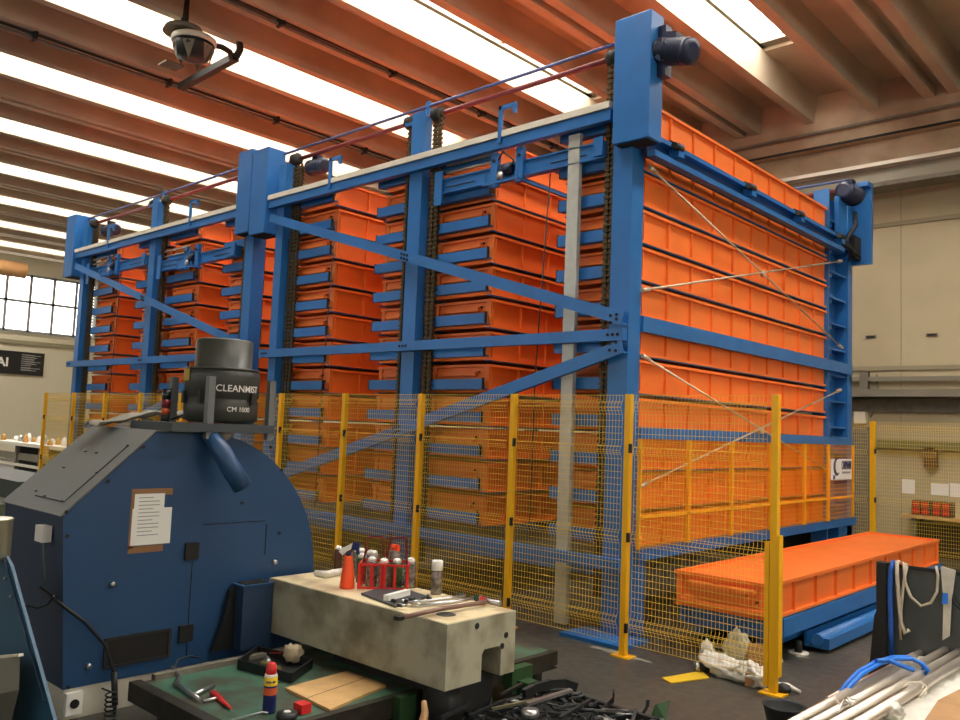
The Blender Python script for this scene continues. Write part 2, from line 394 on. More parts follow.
def rack(label, cols, stacks, near):
    """cols: dict of column x ranges (left, mid, right)"""
    t = thing('storage_rack', label, 'rack')
    (l0, l1), (m0, m1), (r0, r1) = cols
    tops = [5.0, 5.04, 4.9]
    for (a, c), tp, dd in zip(cols, tops, (.19, .12, .19)):
        b = MB().box(a, c, 0, dd, .03, tp, BLUE)
        b.box(a-.015, a, .02, dd-.02, .03, tp, BLUE)
        co_ = b.build('column', t)
        MB().box(a-.22, c+.2, -.28, .1, 0, .03, BLUE).build('base_plate', co_)
    # rear columns (deep stiffened sections)
    for i, (a, c) in enumerate(cols):
        last = near and i == 2
        if last:
            b = MB().box(a, a+.03, 4.62, 5.47, .03, 4.9, BLUE).box(a, c+.0, 5.3, 5.47, .03, 4.9, BLUE).box(a, c-.0, 4.6, 4.63, .03, 4.9, BLUE)
            for z in rims: b.box(a, c-.02, 4.62, 5.3, z-.14, z-.12, BLUE)
            for z in rims: b.box(a, c-.05, 4.66, 4.86, z-.2, z-.08, BLUE)
        else: b = MB().box(a, c, 5.2, 5.4, .03, 4.9, BLUE)
        co_ = b.build('column', t); MB().box(a-.1, c+.1, 5.1, 5.55, 0, .03, BLUE).build('base_plate', co_)
    # beams on the front face
    MB().box(l0-.1, r0, -.07, .0, 4.42, 4.52, BLUE).build('top_beam', t)
    MB().box(l0-.1, r0, -.09, .09, 4.525, 4.585, RAILW).build('cable_channel', t)
    o = MB().box(l0-.12, r1-.01, -.07, 0, 2.475, 2.575, BLUE).build('middle_beam', t)
    bolt_rows([(x, -.078, 2.525) for x in (l0-.05, l0, l0+.05, m0+.04, m0+.09, m0+.14, r1-.06, r1-.11, r1-.16)]).build('bolt_heads', o)
    MB().box(l0-.1, r1+.015, -.07, 0, .56, .655, BLUE).build('base_beam', t)
    MB().box(l0, r1, .2, .28, .45, .60, BLUE).build('base_beam', t)
    for za, zb in ((2.655, 4.28), (2.42, .87)):
        o = MB().bar((r1-.0, -.085, za), (l0-.02, -.085, zb), .012, .11, BLUE).build('diagonal_brace', t)
        MB().bar((r1-.0, -.05, za-.045), (l0-.02, -.05, zb-.045), .07, .012, BLUE).build('brace_flange', o)
        f = (m0+.07-r1)/(l0-r1); zm = za+(zb-za)*f
        bolt_rows([(r1-.06, -.10, za-.02+(zb-za)*.01), (r1-.12, -.10, za+.03), (r1-.06, -.10, za+.035), (r1-.12, -.10, za-.03)]+[(m0+.03+.045*j, -.10, zm+dz-(.015*j if zb > za else -.015*j)) for j in range(3) for dz in (-.02, .025)]).build('bolt_heads', o)
    # rear beams
    for z in (.6, 2.5, 4.45): MB().box(l0, r1, 5.4, 5.46, z-.05, z+.05, BLUE).build('rear_beam', t)
    # tray ledges, one per shelf, plus the two shelf angles that carry the tray along its depth
    for x0, side in stacks:
        a, c = (x0-.03, x0+TW-.02) if side < 0 else (x0, x0+TW+.02)
        for z in rims:
            b = MB().box(a, c, .10, .135, z-.26, z-.155, BLUE)
            b.box(a, c, .135, .18, z-.26, z-.25, BLUE)
            e = c if side > 0 else a
            b.box(e-.004, e+.004, .099, .13, z-.262, z-.145, DARK)
            for xx in (x0-.012, x0+TW-.03): b.box(xx, xx+.03, .18, TL+.2, z-.30, z-.289, BLUE)
            b.build('shelf_ledge', t)
    MB().box(l0, r1, 5.42, 5.44, .03, .56, DARK).build('rear_closing_sheet', t)  # added dark sheet standing in for the shaded void under the rack
    # chains
    chain('lift_chain', r0-.12, .04, .3, 5.02, t, 2, .05)
    chain('lift_chain', m0-.125, .05, .3, 5.02, t, 1, .05)
    chain('lift_chain', m1+.08, .05, .3, 5.05, t, 2, .06)
    chain('lift_chain', l1+.03, .08, .3, 4.98, t, 3, .06)
    for x in (m0-.10, m1+.13, l1+.1, r0-.07):
        MB().lathe((x-.05, .07, 5.04), [(.03, 0), (.075, .005), (.075, .1), (.03, .105)], CHGAP, 16, (1, 0, 0)).build('sprocket', t)
    MB().box(m0, m1, -.0, .02, 5.04, 5.1, BLUE).box(m0+.1, m0+.15, .1, .14, 5.0, 5.24, BLUE).box(m0-.12, m0, .0, .1, 4.98, 5.02, BLUE).build('bearing_bracket', t)
    # shafts
    MB().tube([(l0-.1, .12, 5.19), (r1-.05, .12, 5.2)], .017, VIOT, 8).build('upper_shaft', t)
    MB().tube([(l0+.05, .12, 5.06), (r1-.05, .12, 5.07)], .026, REDT, 10).build('drive_shaft', t)
    MB().tube([(l0, 5.35, 5.19), (r1-.02, 5.35, 5.2)], .017, VIOT, 8).build('upper_shaft', t)
    MB().tube([(l0, 5.35, 5.06), (r1-.02, 5.35, 5.07)], .026, REDT, 10).build('drive_shaft', t)
    # hooks on the top beam
    for x in ((-1.46, -4.15) if near else (-7.46, -10.19)):
        MB().box(x-.02, x+.02, -.1, -.07, 4.46, 4.83, BLUE).box(x-.02, x+.2, -.1, -.07, 4.79, 4.83, BLUE).box(x+.16, x+.2, -.1, -.07, 4.73, 4.8, BLUE).build('hook_bracket', t)
        
    # hanging cable in each shaft
    for x in ((-.93, -4.17) if near else (-9.9,)): MB().tube([(x, .05, 4.1), (x-.1, .05, 2.2), (x-.12, .06, .7)], .006, BLACK, 6).build('hanging_cable', t)
    return t

T1 = rack('tall blue steel tower rack nearest the viewer, full of orange trays', [(-5.353, -5.20), (-2.836, -2.64), (-.195, 0)], [(-.83, -1), (-2.56, 1), (-3.44, -1), (-5.15, 1)], True)
T2 = rack('tall blue steel tower rack behind the first, reaching to the far left', [(-11.457, -11.29), (-8.852, -8.66), (-6.061, -5.87)], [(-6.75, -1), (-8.42, 1), (-9.40, -1), (-11.13, 1)], False)
def housing(t, x0, x1, y0, y1, z0=4.16, z1=5.28):
    h = MB().box(x0, x1, y0, y1, z0+.01, z1, BLUE).build('chain_housing', t, bevel=.008)
    MB().box(x0+.03, x1-.03, y0+.03, y1-.02, z0, z0+.01, DARK).build('underside_plate', h)  # dark plate paints in the shade under the housing
housing(T1, -.142, .22, -.11, .10)
housing(T1, -5.83, -5.47, -.11, .16, 4.09, 5.24)
housing(T2, -6.185, -5.85, -.11, .16, 4.15, 5.29)
housing(T2, -11.94, -11.57, -.11, .25, 4.1, 5.23)
# rear housing of the near rack, open to the right face
h = MB().box(.0, .25, 5.44, 5.5, 4.05, 5.13, BLUE).box(-.19, .0, 5.47, 5.5, 4.05, 5.13, BLUE).box(.1, .25, 5.3, 5.44, 5.07, 5.13, BLUE).box(-.02, .03, 4.85, 5.15, 4.2, 4.86, BLUE).box(.05, .12, 5.2, 5.44, 4.1, 4.4, DARK).build('chain_housing', T1)
motor(T1, (.23, .03, 4.95), (.75, -.1, -.25), .34, .115, NAVY)
MB().box(.2, .3, -.0, .10, 4.72, 5.16, NAVY).build('gear_case', T1)
MB().lathe((.3, -.02, 4.93), [(.0, 0), (.10, .0), (.10, .015), (.05, .02), (.045, .03), (0, .032)], STEEL, 20, (.3, -1, 0)).build('flange', T1)
motor(T1, (.1, 5.25, 4.93), (-.1, -1, .05), .32, .13, NAVY)
MB().tube([(.12, 5.2, 4.7), (.16, 5.1, 4.5), (.05, 5.05, 4.3), (.13, 5.1, 4.15)], .03, BLACK, 8).build('motor_hose', T1)
MB().cyl((-.1, 4.6, 4.42), (.16, 5.25, 4.12), .028, BLACK, 10).build('limit_shaft', T1)
motor(T1, (-4.95, .2, 4.93), (1, 0, -.05), .3, .10, NAVY)
motor(T2, (-10.95, .2, 4.9), (1, 0, -.05), .36, .11, NAVY)
# silver guide strip in the right bay
MB().box(-.69, -.575, -.0, .012, .02, 4.40, GALV).box(-.575, -.565, 0, .05, .02, 4.40, GALV).build('guide_strip', T1)
# end face (x=0) beams, rods, guards
MB().box(-.02, .03, .19, 5.4, 2.575, 2.71, BLUE).build('end_beam', T1)
MB().box(-.02, .03, .19, 5.4, 1.655, 1.755, BLUE).build('end_beam', T1)
MB().box(-.1, .05, .19, 5.5, .63, .725, BLUE).box(-.3, .02, .19, .32, .0, .63, BLUE).box(-.35, .0, 5.0, 5.5, .03, .63, BLUE).build('end_base_beam', T1)
r = MB().box(.06, .08, .1, 4.7, 4.08, 4.28, mat('blue_paint_deep', (26, 66, 116), .4)).box(.06, .14, .1, 4.7, 4.24, 4.28, BLUE).box(.06, .16, .1, 4.7, 4.08, 4.13, BLUE)  # darker blue web paints in the shade inside the rail channel
o = r.build('end_rail', T1)
for p in ((675, 139), (748, 181), (797, 209), (838, 237)):
    q = at(*p, 'x', .12); wheel_bracket(T1, (.12, q.y, 4.24))
for a, b_ in (((.20, 4.02), (4.95, 2.89)), ((.12, 2.92), (4.9, 4.01)), ((.15, 2.36), (4.85, 1.25)), ((.15, 1.25), (4.9, 2.35))):
    MB().tube([(.05, a[0], a[1]), (.05, b_[0], b_[1])], .010, ROD, 8).cyl((.05, a[0], a[1]), (.05, a[0]+.12*(b_[0]-a[0])/5, a[1]+.12*(b_[1]-a[1])/5), .02, ROD).cyl((.05, b_[0]-.12, b_[1]-.12*(b_[1]-a[1])/5), (.05, b_[0], b_[1]), .02, ROD).build('tie_rod', T1)
for z in (3.46, 1.78): MB().cyl((.03, 2.55, z), (.07, 2.55, z), .035, ROD, 12).build('rod_joint', T1)
# yellow mesh guard panels on the lower right face
ys = [.12, .97, 1.84, 2.77, 3.70, 4.45, 5.33]
for i, (a, c) in enumerate(zip(ys, ys[1:])):
    g = MB()
    for y in (a+.012, c-.012): g.box(.05, .08, y-.0115, y+.0115, .73, 1.655, YELP)
    g.box(.05, .08, a, c, .985, 1.01, YELP)
    gp = g.build('guard_panel', T1)
    n = MB(); y = a+.03
    while y < c-.02: n.box(.063, .066, y, y+.0025, .73, 1.655, YELP); y += .035
    z = .76
    while z < 1.65: n.box(.062, .066, a+.01, c-.01, z, z+.004, YELP); z += .05
    n.build('guard_mesh', gp)
# maker's plate
q0, q1 = at(831, 459, 'x', .09), at(851.5, 479, 'x', .09)
sp = tag(MB().box(.084, .092, q0.y, q1.y, q1.z, q0.z, PAPER).build('maker_sign'), 'white sign with dark blue round logo on the yellow guard at the right end', 'sign')
lt_ = text('CAMPANINI', .15, (.094, 0, (q0.z+q1.z)/2-.0), (0, 1, 0), (0, 0, 1), WDB, 'lettering', sp, .002, bold=.002)
wl = max(v.co.y for v in lt_.data.vertices); fs = (q1.y-.03-(q0.y+.36))/wl
for v in lt_.data.vertices: v.co.y = q0.y+.36+v.co.y*fs
w_ = MB(); zc = (q0.z+q1.z)/2+.03
w_.lathe((.092, q0.y+.19, zc), [(.11, 0), (.11, .003)], WDB, 24, (1, 0, 0)).lathe((.095, q0.y+.225, zc+.01), [(.085, 0), (.085, .002)], PAPER, 24, (1, 0, 0))
w_.box(.092, .095, q0.y+.07, q0.y+.13, zc-.15, zc-.1, WDB); w_.build('logo', sp)
MB().box(.092, .094, q0.y+.38, q1.y-.05, (q0.z+q1.z)/2-.055, (q0.z+q1.z)/2-.03, INK).build('small_print', sp)

# lift carriages
def carriage(x0, x1, z, label):
    t = thing('lift_carriage', label, 'lift carriage', 'lift carriages in the rack shafts')
    xc = (x0+x1)/2
    MB().box(x0, x1, .02, .09, z, z+.155, BLUE).box(x0, x1, .0, .02, z+.14, z+.155, BLUE).box(x0, x1, 0, .02, z, z+.012, BLUE).build('cross_beam', t)
    a = xc-.26
    for x in (a, a+.32):
        MB().box(x, x+.09, -.03, .02, z-.06, z+.28, BLUE).build('bracket_plate', t)
    MB().box(a+.02, a+.46, -.16, -.14, z-.08, z-.055, BLUE).box(a+.02, a+.045, -.14, -.031, z-.08, z-.055, BLUE).box(a+.435, a+.46, -.14, .02, z-.08, z-.055, BLUE).box(a+.02, a+.045, -.16, -.14, z-.055, z+.03, BLUE).box(a+.435, a+.46, -.16, -.14, z-.055, z+.0, BLUE).build('guard_frame', t)
    MB().box(x0+.14, x0+.55, .012, .02, z+.06, z+.068, DARK).box(x1-.6, x1-.2, .012, .02, z+.06, z+.068, DARK).build('slot_line', t)
    MB().cyl((a+.045, -.031, z+.2), (a+.045, -.045, z+.2), .018, BLACK, 10).cyl((a+.365, -.031, z+.2), (a+.365, -.045, z+.2), .018, BLACK, 10).build('bolt_heads', t)
    g = MB().lathe((a+.12, .0, z+.1), [(.03, 0), (.06, .02), (.06, .14), (.03, .15)], NAVY, 14, (1, 0, 0)).lathe((a+.15, -.04, z+.03), [(.02, 0), (.04, .01), (.04, .03), (0, .035)], STEEL, 14, (0, -1, 0))
    g.build('gear_motor', t)
    MB().tube([(a+.1, -.03, z+.2), (a+.2, -.08, z+.26), (a+.3, -.03, z+.16), (a+.24, -.06, z+.04)], .01, BLACK, 6).build('motor_cable', t)
    MB().box(x0, x0+.11, -.02, -.001, z-.12, z+.24, BLUE).build('end_plate', t); MB().box(x1-.10, x1, -.02, -.001, z+.02, z+.19, BLUE).build('end_plate', t)
    for zz in (z+.23, z+.31): MB().tube([(x0+.1, .05, zz), (a, .05, zz)], .012, ROD, 6).build('guide_rod', t)
    for x in (x0+.75, x1-.9): MB().box(x, x+.04, .1, 4.9, z+.14, z+.17, BLUE).build('side_rail', t)
    return t
carriage(-2.42, -.30, 4.12, 'blue lift carriage below the top beam in the near rack\'s right bay')
carriage(-8.52, -6.30, 3.90, 'blue lift carriage sitting lower, in the far rack\'s right bay')
carriage(-11.15, -8.95, 4.05, 'blue lift carriage at the far left end, under the top beam')

# ================================================================== LOADING STATION
LX, LY, LZ = .43, .13, .62
pb, pr, ph, phole = tray_mesh_parts(.76, 4.66, .27)
lt = thing('storage_tray', 'orange steel tray pulled out on the floor station at right', 'tray', None, (LX, LY, LZ))
lt['_o'] = (0, 0, 0)
for b_, n in ((pb, 'tray_body'), (pr, 'rim'), (ph, 'pull_bar'), (phole, 'pin_hole')): b_.build(n, lt)
MB().box(.015, .745, .015, 4.645, -.035, -.022, ORANGE).build('cover_sheet', lt)
MB().box(.05, .74, -.05, .02, -.235, -.20, ORANGE).box(.12, .66, -.055, .02, -.09, -.06, ORANGE).build('pull_bar', lt)
st = thing('loading_station', 'low blue steel carriage under the pulled out orange tray', 'loading carriage')
MB().box(LX-.02, LX+.03, LY+.1, 4.9, .22, .335, BLUE).box(1.13, 1.21, LY+.24, 4.9, .20, .335, BLUE).box(LX, 1.2, LY+.14, LY+.24, .18, .335, BLUE).build('tray_support', st)
MB().box(1.02, 1.1, .35, 4.9, .1, .22, BLUE).box(LX+.05, LX+.13, .35, 4.9, .1, .22, BLUE).build('inner_frame', st)
MB().box(1.14, 1.34, .95, 4.6, .035, .05, BLUE).box(1.14, 1.16, .95, 4.6, .05, .15, BLUE).box(1.28, 1.34, .95, 4.6, .05, .12, BLUE).cyl((1.25, .93, .10), (1.25, 4.6, .10), .05, BLUE, 12).build('floor_rail', st)
for x, y in ((.62, .5), (1.1, .42), (1.15, .8), (1.1, 3.9), (.6, 3.9)):
    MB().cyl((x, y, 0), (x, y, .1), .03, DARK, 10).cyl((x, y, 0), (x, y, .012), .08, RAILW, 14).build('foot', st)
MB().box(LX, LX+.1, .5, 4.8, .0, .10, DARK).build('inner_rail', st)

# ================================================================== FENCES
FY, FX0, FS = -.412, 1.4615, 1.1726
def panel(t, p, q, h0=.10, h1=1.995, name='mesh_panel'):
    p, q = Vector(p), Vector(q); d = q-p; L = d.length; d.normalize(); n = Vector((d.y, -d.x, 0)); b = MB()
    folds = [(.26, .06), (.90, .06), (1.56, .06), (1.90, .06)]
    def off(z):
        for f, w_ in folds:
            if abs(z-f) < w_: return .03*(1-abs(z-f)/w_)
        return 0
    zs = sorted([h0, h1]+[f+s*w_ for f, w_ in folds for s in (-1, 0, 1) if h0 < f+s*w_ < h1])
    r = .0011
    nv = int((L-.06)/.0295)
    for i in range(nv+1):
        s = .03+i*(L-.06)/nv
        for a, c in zip(zs, zs[1:]):
            b.bar(p+d*s+n*off(a)+Vector((0, 0, a)), p+d*s+n*off(c)+Vector((0, 0, c)), r*2, r*2, WIRE, up=n)
    z = h0
    while z <= h1+.001:
        b.bar(p+d*.03+n*(off(z)+.004)+Vector((0, 0, z)), q-d*.03+n*(off(z)+.004)+Vector((0, 0, z)), .003, .003, WIRE); z += .0498
    for f, w_ in folds:
        for s in (-.03, 0, .03):
            zz = f+s; b.bar(p+d*.03+n*(off(zz)+.004)+Vector((0, 0, zz)), q-d*.03+n*(off(zz)+.004)+Vector((0, 0, zz)), .003, .003, WIRE)
    return b.build(name, t)
def post(t, x, y, w=.07, clips=True, h=2.0):
    o = MB().box(x-w/2, x+w/2, y-w/2, y+w/2, 0, h, YEL).build('post', t, bevel=.004)
    MB().box(x-.08, x+.08, y-.06, y+.06, 0, .012, YEL).build('foot_plate', o)
    if clips:
        for z in (.22, .9, 1.58): MB().box(x+w/2-.005, x+w/2+.014, y-w/2-.006, y-w/2+.02, z-.035, z+.035, BLACK).build('clip', o)
F = thing('safety_fence', 'yellow welded mesh safety fence running in front of the blue racks', 'fence')
for k in range(12):
    post(F, FX0-k*FS, FY, .05 if k == 0 else .052, k > 0)
MB().box(FX0-.058, FX0-.027, FY-.03, FY+.03, .05, 1.0, YEL).box(FX0+.027, FX0+.045, FY-.03, FY+.03, .12, 1.05, YEL).build('door_frame', F)
for k in range(11): panel(F, (FX0-(k+1)*FS+.03, FY, 0), (FX0-k*FS-.03, FY, 0))
F2 = thing('safety_fence', 'short yellow mesh fence return at the far left end of the racks', 'fence')
xe = FX0-11*FS
for j in range(1, 3): post(F2, xe, FY+1.6*j, .06)
panel(F2, (xe, FY+.05, 0), (xe, FY+1.57, 0)); panel(F2, (xe, FY+1.63, 0), (xe, FY+3.17, 0))
F3 = thing('safety_fence', 'yellow mesh fence in front of the beige wall at far right', 'fence')
YW = 6.5
post(F3, -.056, YW, .07); post(F3, 1.5, YW, .07); post(F3, 3.06, YW, .07)
panel(F3, (-.02, YW, 0), (1.46, YW, 0)); panel(F3, (1.54, YW, 0), (3.02, YW, 0))
post(F3, -1.6, YW, .07, False); panel(F3, (-1.56, YW, 0), (-.1, YW, 0))

# ================================================================== RIGHT WALL FITTINGS
Y8 = YF
t = thing('cable_tray', 'grey cable tray and rail mounted along the right wall', 'cable tray')
MB().box(-4, 6, Y8-.1, Y8-.06, 2.69, 2.76, TRAYG).build('upper_rail', t)
MB().box(-4, 6, Y8-.3, Y8-.02, 2.41, 2.43, TRAYG).box(-4, 6, Y8-.3, Y8-.28, 2.41, 2.55, TRAYG).box(-4, 6, Y8-.05, Y8, 2.20, 2.42, DUSTG).build('tray_channel', t)
MB().box(-.79, -.66, Y8-.12, Y8, 2.4, 2.85, DUSTG).build('bracket', t)
MB().box(2.1, 2.2, Y8-.12, Y8, 2.4, 2.85, DUSTG).build('bracket', t)
q = at(864, 420, 'y', Y8)
o = tag(MB().box(q.x-.12, q.x+.06, Y8-.12, Y8, q.z-.06, q.z+.13, WALLL).build('junction_box'), 'pale junction box on the right wall under the cable tray', 'junction box')
tag(MB().tube([(q.x+.2, Y8-.03, 2.8), (q.x+.24, Y8-.03, 2.4), (q.x+.15, Y8-.05, 2.18), (q.x+.12, Y8-.06, 2.1)], .013, DUSTG, 6).build('wall_cable'), 'thin loose cable curling down beside the junction box', 'cable')
tag(MB().box(-1.05, -.62, Y8-.07, Y8-.002, .2, 1.95, DUSTG).build('cable_duct'), 'dark vertical cable duct on the wall behind the fence', 'duct')
tag(MB().box(-.55, 6, Y8-.1, Y8, 1.62, 1.76, mat('olive_duct', (112, 108, 66), .6)).build('wall_conduit'), 'olive horizontal conduit on the right wall behind the fence', 'conduit')
tag(MB().box(.16, .34, Y8-.1, Y8, 1.35, 1.66, mat('clip_brown', (96, 66, 36), .7)).build('hanging_clips'), 'brown bundle hanging from the conduit on the right wall', 'bundle')
for i, (u0, v0, u1, v1, lab) in enumerate(((902, 479, 915, 494, 'small white paper sheet alone on the right wall'), (931, 483, 949, 496, 'white paper notice on the wall above the red can packs'), (950, 483, 968, 498, 'white paper notice on the wall at the right picture edge'))):
    a, c = at(u0, v0, 'y', Y8), at(u1, v1, 'y', Y8)
    tag(MB().box(a.x, c.x, Y8-.006, Y8-.001, c.z, a.z, PAPER).build('paper_notice'), lab, 'paper')
a = at(905, 511, 'y', 8.0)
sh = thing('shelf_table', 'light wooden work shelf along the right wall behind the fence', 'shelf')
MB().box(a.x, 3.2, 7.75, Y8-.01, .60, .635, PLY).build('board', sh)
for x in (a.x+.15, 3.0):
    for y in (7.8, 8.2): MB().box(x, x+.05, y, y+.05, 0, .60, DUSTG).build('leg', sh)
MB().box(a.x+.1, 3.1, 8.1, 8.25, .0, .5, DARK).build('back_panel', sh)
for i, (x, lab) in enumerate(((.08, 'left red and black pack of cans on the wall shelf'), (.36, 'right red and black pack of cans on the wall shelf'))):
    t = thing('can_pack', lab, 'pack of cans', 'packs of cans on the wall shelf')
    MB().box(x, x+.25, 7.85, 8.1, .64, .86, mat('pack_dark', (52, 34, 34), .5)).build('wrapper', t)
    b = MB()
    for j in range(2):
        for k in range(2): b.box(x+.015+j*.125, x+.105+j*.125, 7.84, 7.85, .665+k*.1, .745+k*.1, RED)
    b.build('print_panel', t)

# ================================================================== ROOF LAMP WITH CABLE ARM
t = thing('ceiling_lamp', 'round industrial lamp with cream ring and dark bowl under the roof', 'lamp')
lc = Vector(at(194, 40, 'z', 6.72))
MB().cyl((lc.x-.1, lc.y-.1, 6.85), (lc.x-.1, lc.y-.1, 7.45), .05, CHGAP, 10).build('stem', t)
MB().lathe((lc.x-.1, lc.y-.1, 6.80), [(.05, .1), (.24, .07), (.27, .0), (.25, .0), (.1, .05)], DUSTG, 24).build('upper_shade', t)
MB().lathe((lc.x, lc.y, 6.66), [(.28, .0), (.29, .02), (.29, .07), (.26, .09), (.2, .10)], RAILW, 28).build('ring', t)
b = MB().lathe((lc.x, lc.y, 6.44), [(.10, .0), (.2, .03), (.26, .14), (.27, .22)], BLACK, 24)
for a_ in range(6):
    A = a_*PI/3; b.prism([(lc.x+.27*math.cos(A), lc.y+.27*math.sin(A), 6.62), (lc.x+.27*math.cos(A+.6), lc.y+.27*math.sin(A+.6), 6.62), (lc.x+.2*math.cos(A+.3), lc.y+.2*math.sin(A+.3), 6.38)], (.01, 0, 0), DUSTG)
b.build('bowl', t)
MB().box(lc.x-.35, lc.x-.12, lc.y-.3, lc.y-.05, 6.36, 6.38, DUSTG).build('cracked_cover', t)
P1, P2, P3, P4 = at(181, 87, 'z', 6.75), at(236, 57, 'z', 6.75), at(240, 50, 'z', 6.85), at(239, 30, 'z', 7.3)
tag(MB().bar(P1, P2, .10, .10, BLK2).tube([P2, P3, P4], .05, BLK2, 8).tube([at(232, 62, 'z', 6.75), at(230, 52, 'z', 6.75), at(222, 47, 'z', 6.78), at(212, 45, 'z', 6.75)], .04, BLK2, 8).build('roof_duct'), 'dark square cable duct arm branching from the roof lamp', 'duct arm')

# ================================================================== BLUE MACHINE ENCLOSURE
MX = -1.0; XB = -1.9
mc = thing('machine_enclosure', 'large dark blue machine enclosure with a half round right end', 'machine')
prof = [(-4.03, .17), (-4.10, 1.12), (-3.59, 1.593), (-3.25, 1.593)]
cy0, cz0, rr = -3.33, .66, .945
for k in range(0, 13):
    a_ = math.radians(84-k*7.5); prof.append((cy0+rr*math.cos(a_), cz0+rr*math.sin(a_)))
prof.append((cy0+rr, .5)); prof.append((cy0+rr-.05, .17))
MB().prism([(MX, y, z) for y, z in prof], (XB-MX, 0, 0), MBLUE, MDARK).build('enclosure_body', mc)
# grey sloping lid and flat lid
MB().prism([(MX+.006, -4.112, 1.115), (MX+.006, -3.595, 1.598), (MX+.006, -3.595, 1.606), (MX+.006, -4.12, 1.122)], (XB-MX-.012, 0, 0), MGREY).build('sloping_lid', mc)
MB().box(XB, MX+.006, -3.595, -3.2, 1.594, 1.602, MGREY).build('top_lid', mc)
pn = []
def onslope(s, x): # s 0..1 along slope
    return Vector((x, -4.112+.517*s-.003, 1.115+.483*s+.012))
b = MB()
b.bar(onslope(.12, -1.12), onslope(.78, -1.12), .006, .004, DARK).bar(onslope(.12, -1.12), onslope(.12, -1.55), .006, .004, DARK)
for s, x in ((.12, -1.15), (.45, -1.12), (.78, -1.12), (.13, -1.42), (.16, -1.6), (.45, -1.6), (.66, -1.4), (.66, -1.56)): MB().lathe(onslope(s, x), [(.010, 0), (.008, .006)], DARK, 8).build('lid_screw', mc)
b.build('lid_seam', mc)
b = MB()
for u, v in ((66, 512), (67, 536), (108, 481), (143, 447), (270, 447), (281, 470), (240, 482), (279, 533), (242, 503), (68, 687)):
    q = at(u, v, 'x', MX); b.cyl((MX, q.y, q.z), (MX+.008, q.y, q.z), .011, BLACK, 8)
b.build('bolt_heads', mc)
b = MB()
for u, v in ((112, 584), (88, 666), (274, 562)):
    q = at(u, v, 'x', MX); MB().lathe((MX, q.y, q.z), [(.018, 0), (.016, .02), (.008, .024)], STEEL, 10, (1, 0, 0)).build('lock', mc)
# recessed window
w0, w1 = at(106, 638, 'x', MX), at(167, 632, 'x', MX)
MB().box(MX-.001, MX+.004, -3.80, -3.435, .26, .40, DARK).build('inspection_opening', mc)
b = MB()
for y0, y1, z0, z1 in ((-3.82, -3.42, .40, .415), (-3.82, -3.42, .245, .26), (-3.82, -3.80, .26, .40), (-3.435, -3.415, .26, .40)): b.box(MX, MX+.012, y0, y1, z0, z1, BLK2)
b.build('opening_frame', mc)
# access door seam and hinges
b = MB(); b.box(MX, MX+.003, -3.31, -3.305, .22, .80, DARK).box(MX, MX+.003, -3.25, -2.80, 1.02, 1.025, DARK).box(MX, MX+.003, -2.79, -2.785, .80, 1.0, DARK); b.build('door_seam', mc)
for u, v in ((191, 551), (185, 633)):
    q = at(u, v, 'x', MX); MB().box(MX, MX+.02, q.y-.045, q.y+.045, q.z-.05, q.z+.05, BLACK).build('hinge', mc)
# notice taped on
q = at(152, 518, 'x', MX)
n = thing('taped_notice', 'white printed sheets taped with brown tape to the blue machine', 'paper')
MB().box(MX, MX+.002, q.y-.135, q.y+.12, q.z+.135, q.z+.175, TAPE).box(MX, MX+.002, q.y-.135, q.y+.08, q.z-.20, q.z-.16, TAPE).box(MX, MX+.002, q.y-.135, q.y-.10, q.z-.17, q.z+.14, TAPE).build('tape', n)
MB().box(MX+.002, MX+.004, q.y-.115, q.y+.07, q.z-.15, q.z+.145, PAPER).build('sheet', n)
MB().box(MX+.004, MX+.006, q.y-.125, q.y+.12, q.z-.155, q.z+.06, PAPER).build('sheet', n)
b = MB()
for i in range(11): b.box(MX+.006, MX+.007, q.y-.09, q.y+(.04 if i % 3 else .0), q.z+.12-.022*i, q.z+.125-.022*i, INK)
b.build('print_lines', n)
# plinth, socket, gland box
MB().box(XB, MX-.01, -4.02, -2.42, 0, .17, PLINTH).build('plinth', mc)
q = at(73, 703, 'x', MX)
so = MB().box(MX-.01, MX+.02, q.y-.045, q.y+.045, q.z-.06, q.z+.06, WHT).build('power_socket', mc); MB().cyl((MX+.02, q.y, q.z), (MX+.026, q.y, q.z), .025, BLACK, 14).build('socket_insert', so)
q = at(48, 533, 'y', -4.10)
MB().box(q.x-.055, q.x+.055, -4.15, -4.10, q.z-.045, q.z+.045, WHT).build('gland_box', mc)
MB().tube([(q.x+.02, -4.13, q.z-.04), (q.x+.03, -4.12, .85), (q.x+.05, -4.115, .75)], .005, DUSTG, 6).build('thin_cable', mc)
# black cable that runs to the spring
C1 = [at(40, 588, 'y', -4.12), at(62, 605, 'x', -.97), at(85, 622, 'x', -.96), at(105, 645, 'x', -.95), at(114, 672, 'x', -.94), at(115, 705, 'x', -.93), at(114, 722, 'x', -.92)]
tag(MB().tube(C1, .010, BLACK, 8).tube([C1[4]+Vector((.0, 0, 0)), C1[5]], .018, BLACK, 8).build('power_cable'), 'black cable hanging down the left of the blue machine face', 'cable')
sp_pts = [Vector((-.84+.03*math.cos(k*.7), -3.83+.03*math.sin(k*.7), .16-k*.0028)) for k in range(58)]
tag(MB().tube([(-.90, -3.86, .17)]+sp_pts, .005, BLACK, 5).build('coiled_cable'), 'black coiled spring cable under the corner of the green table', 'cable')
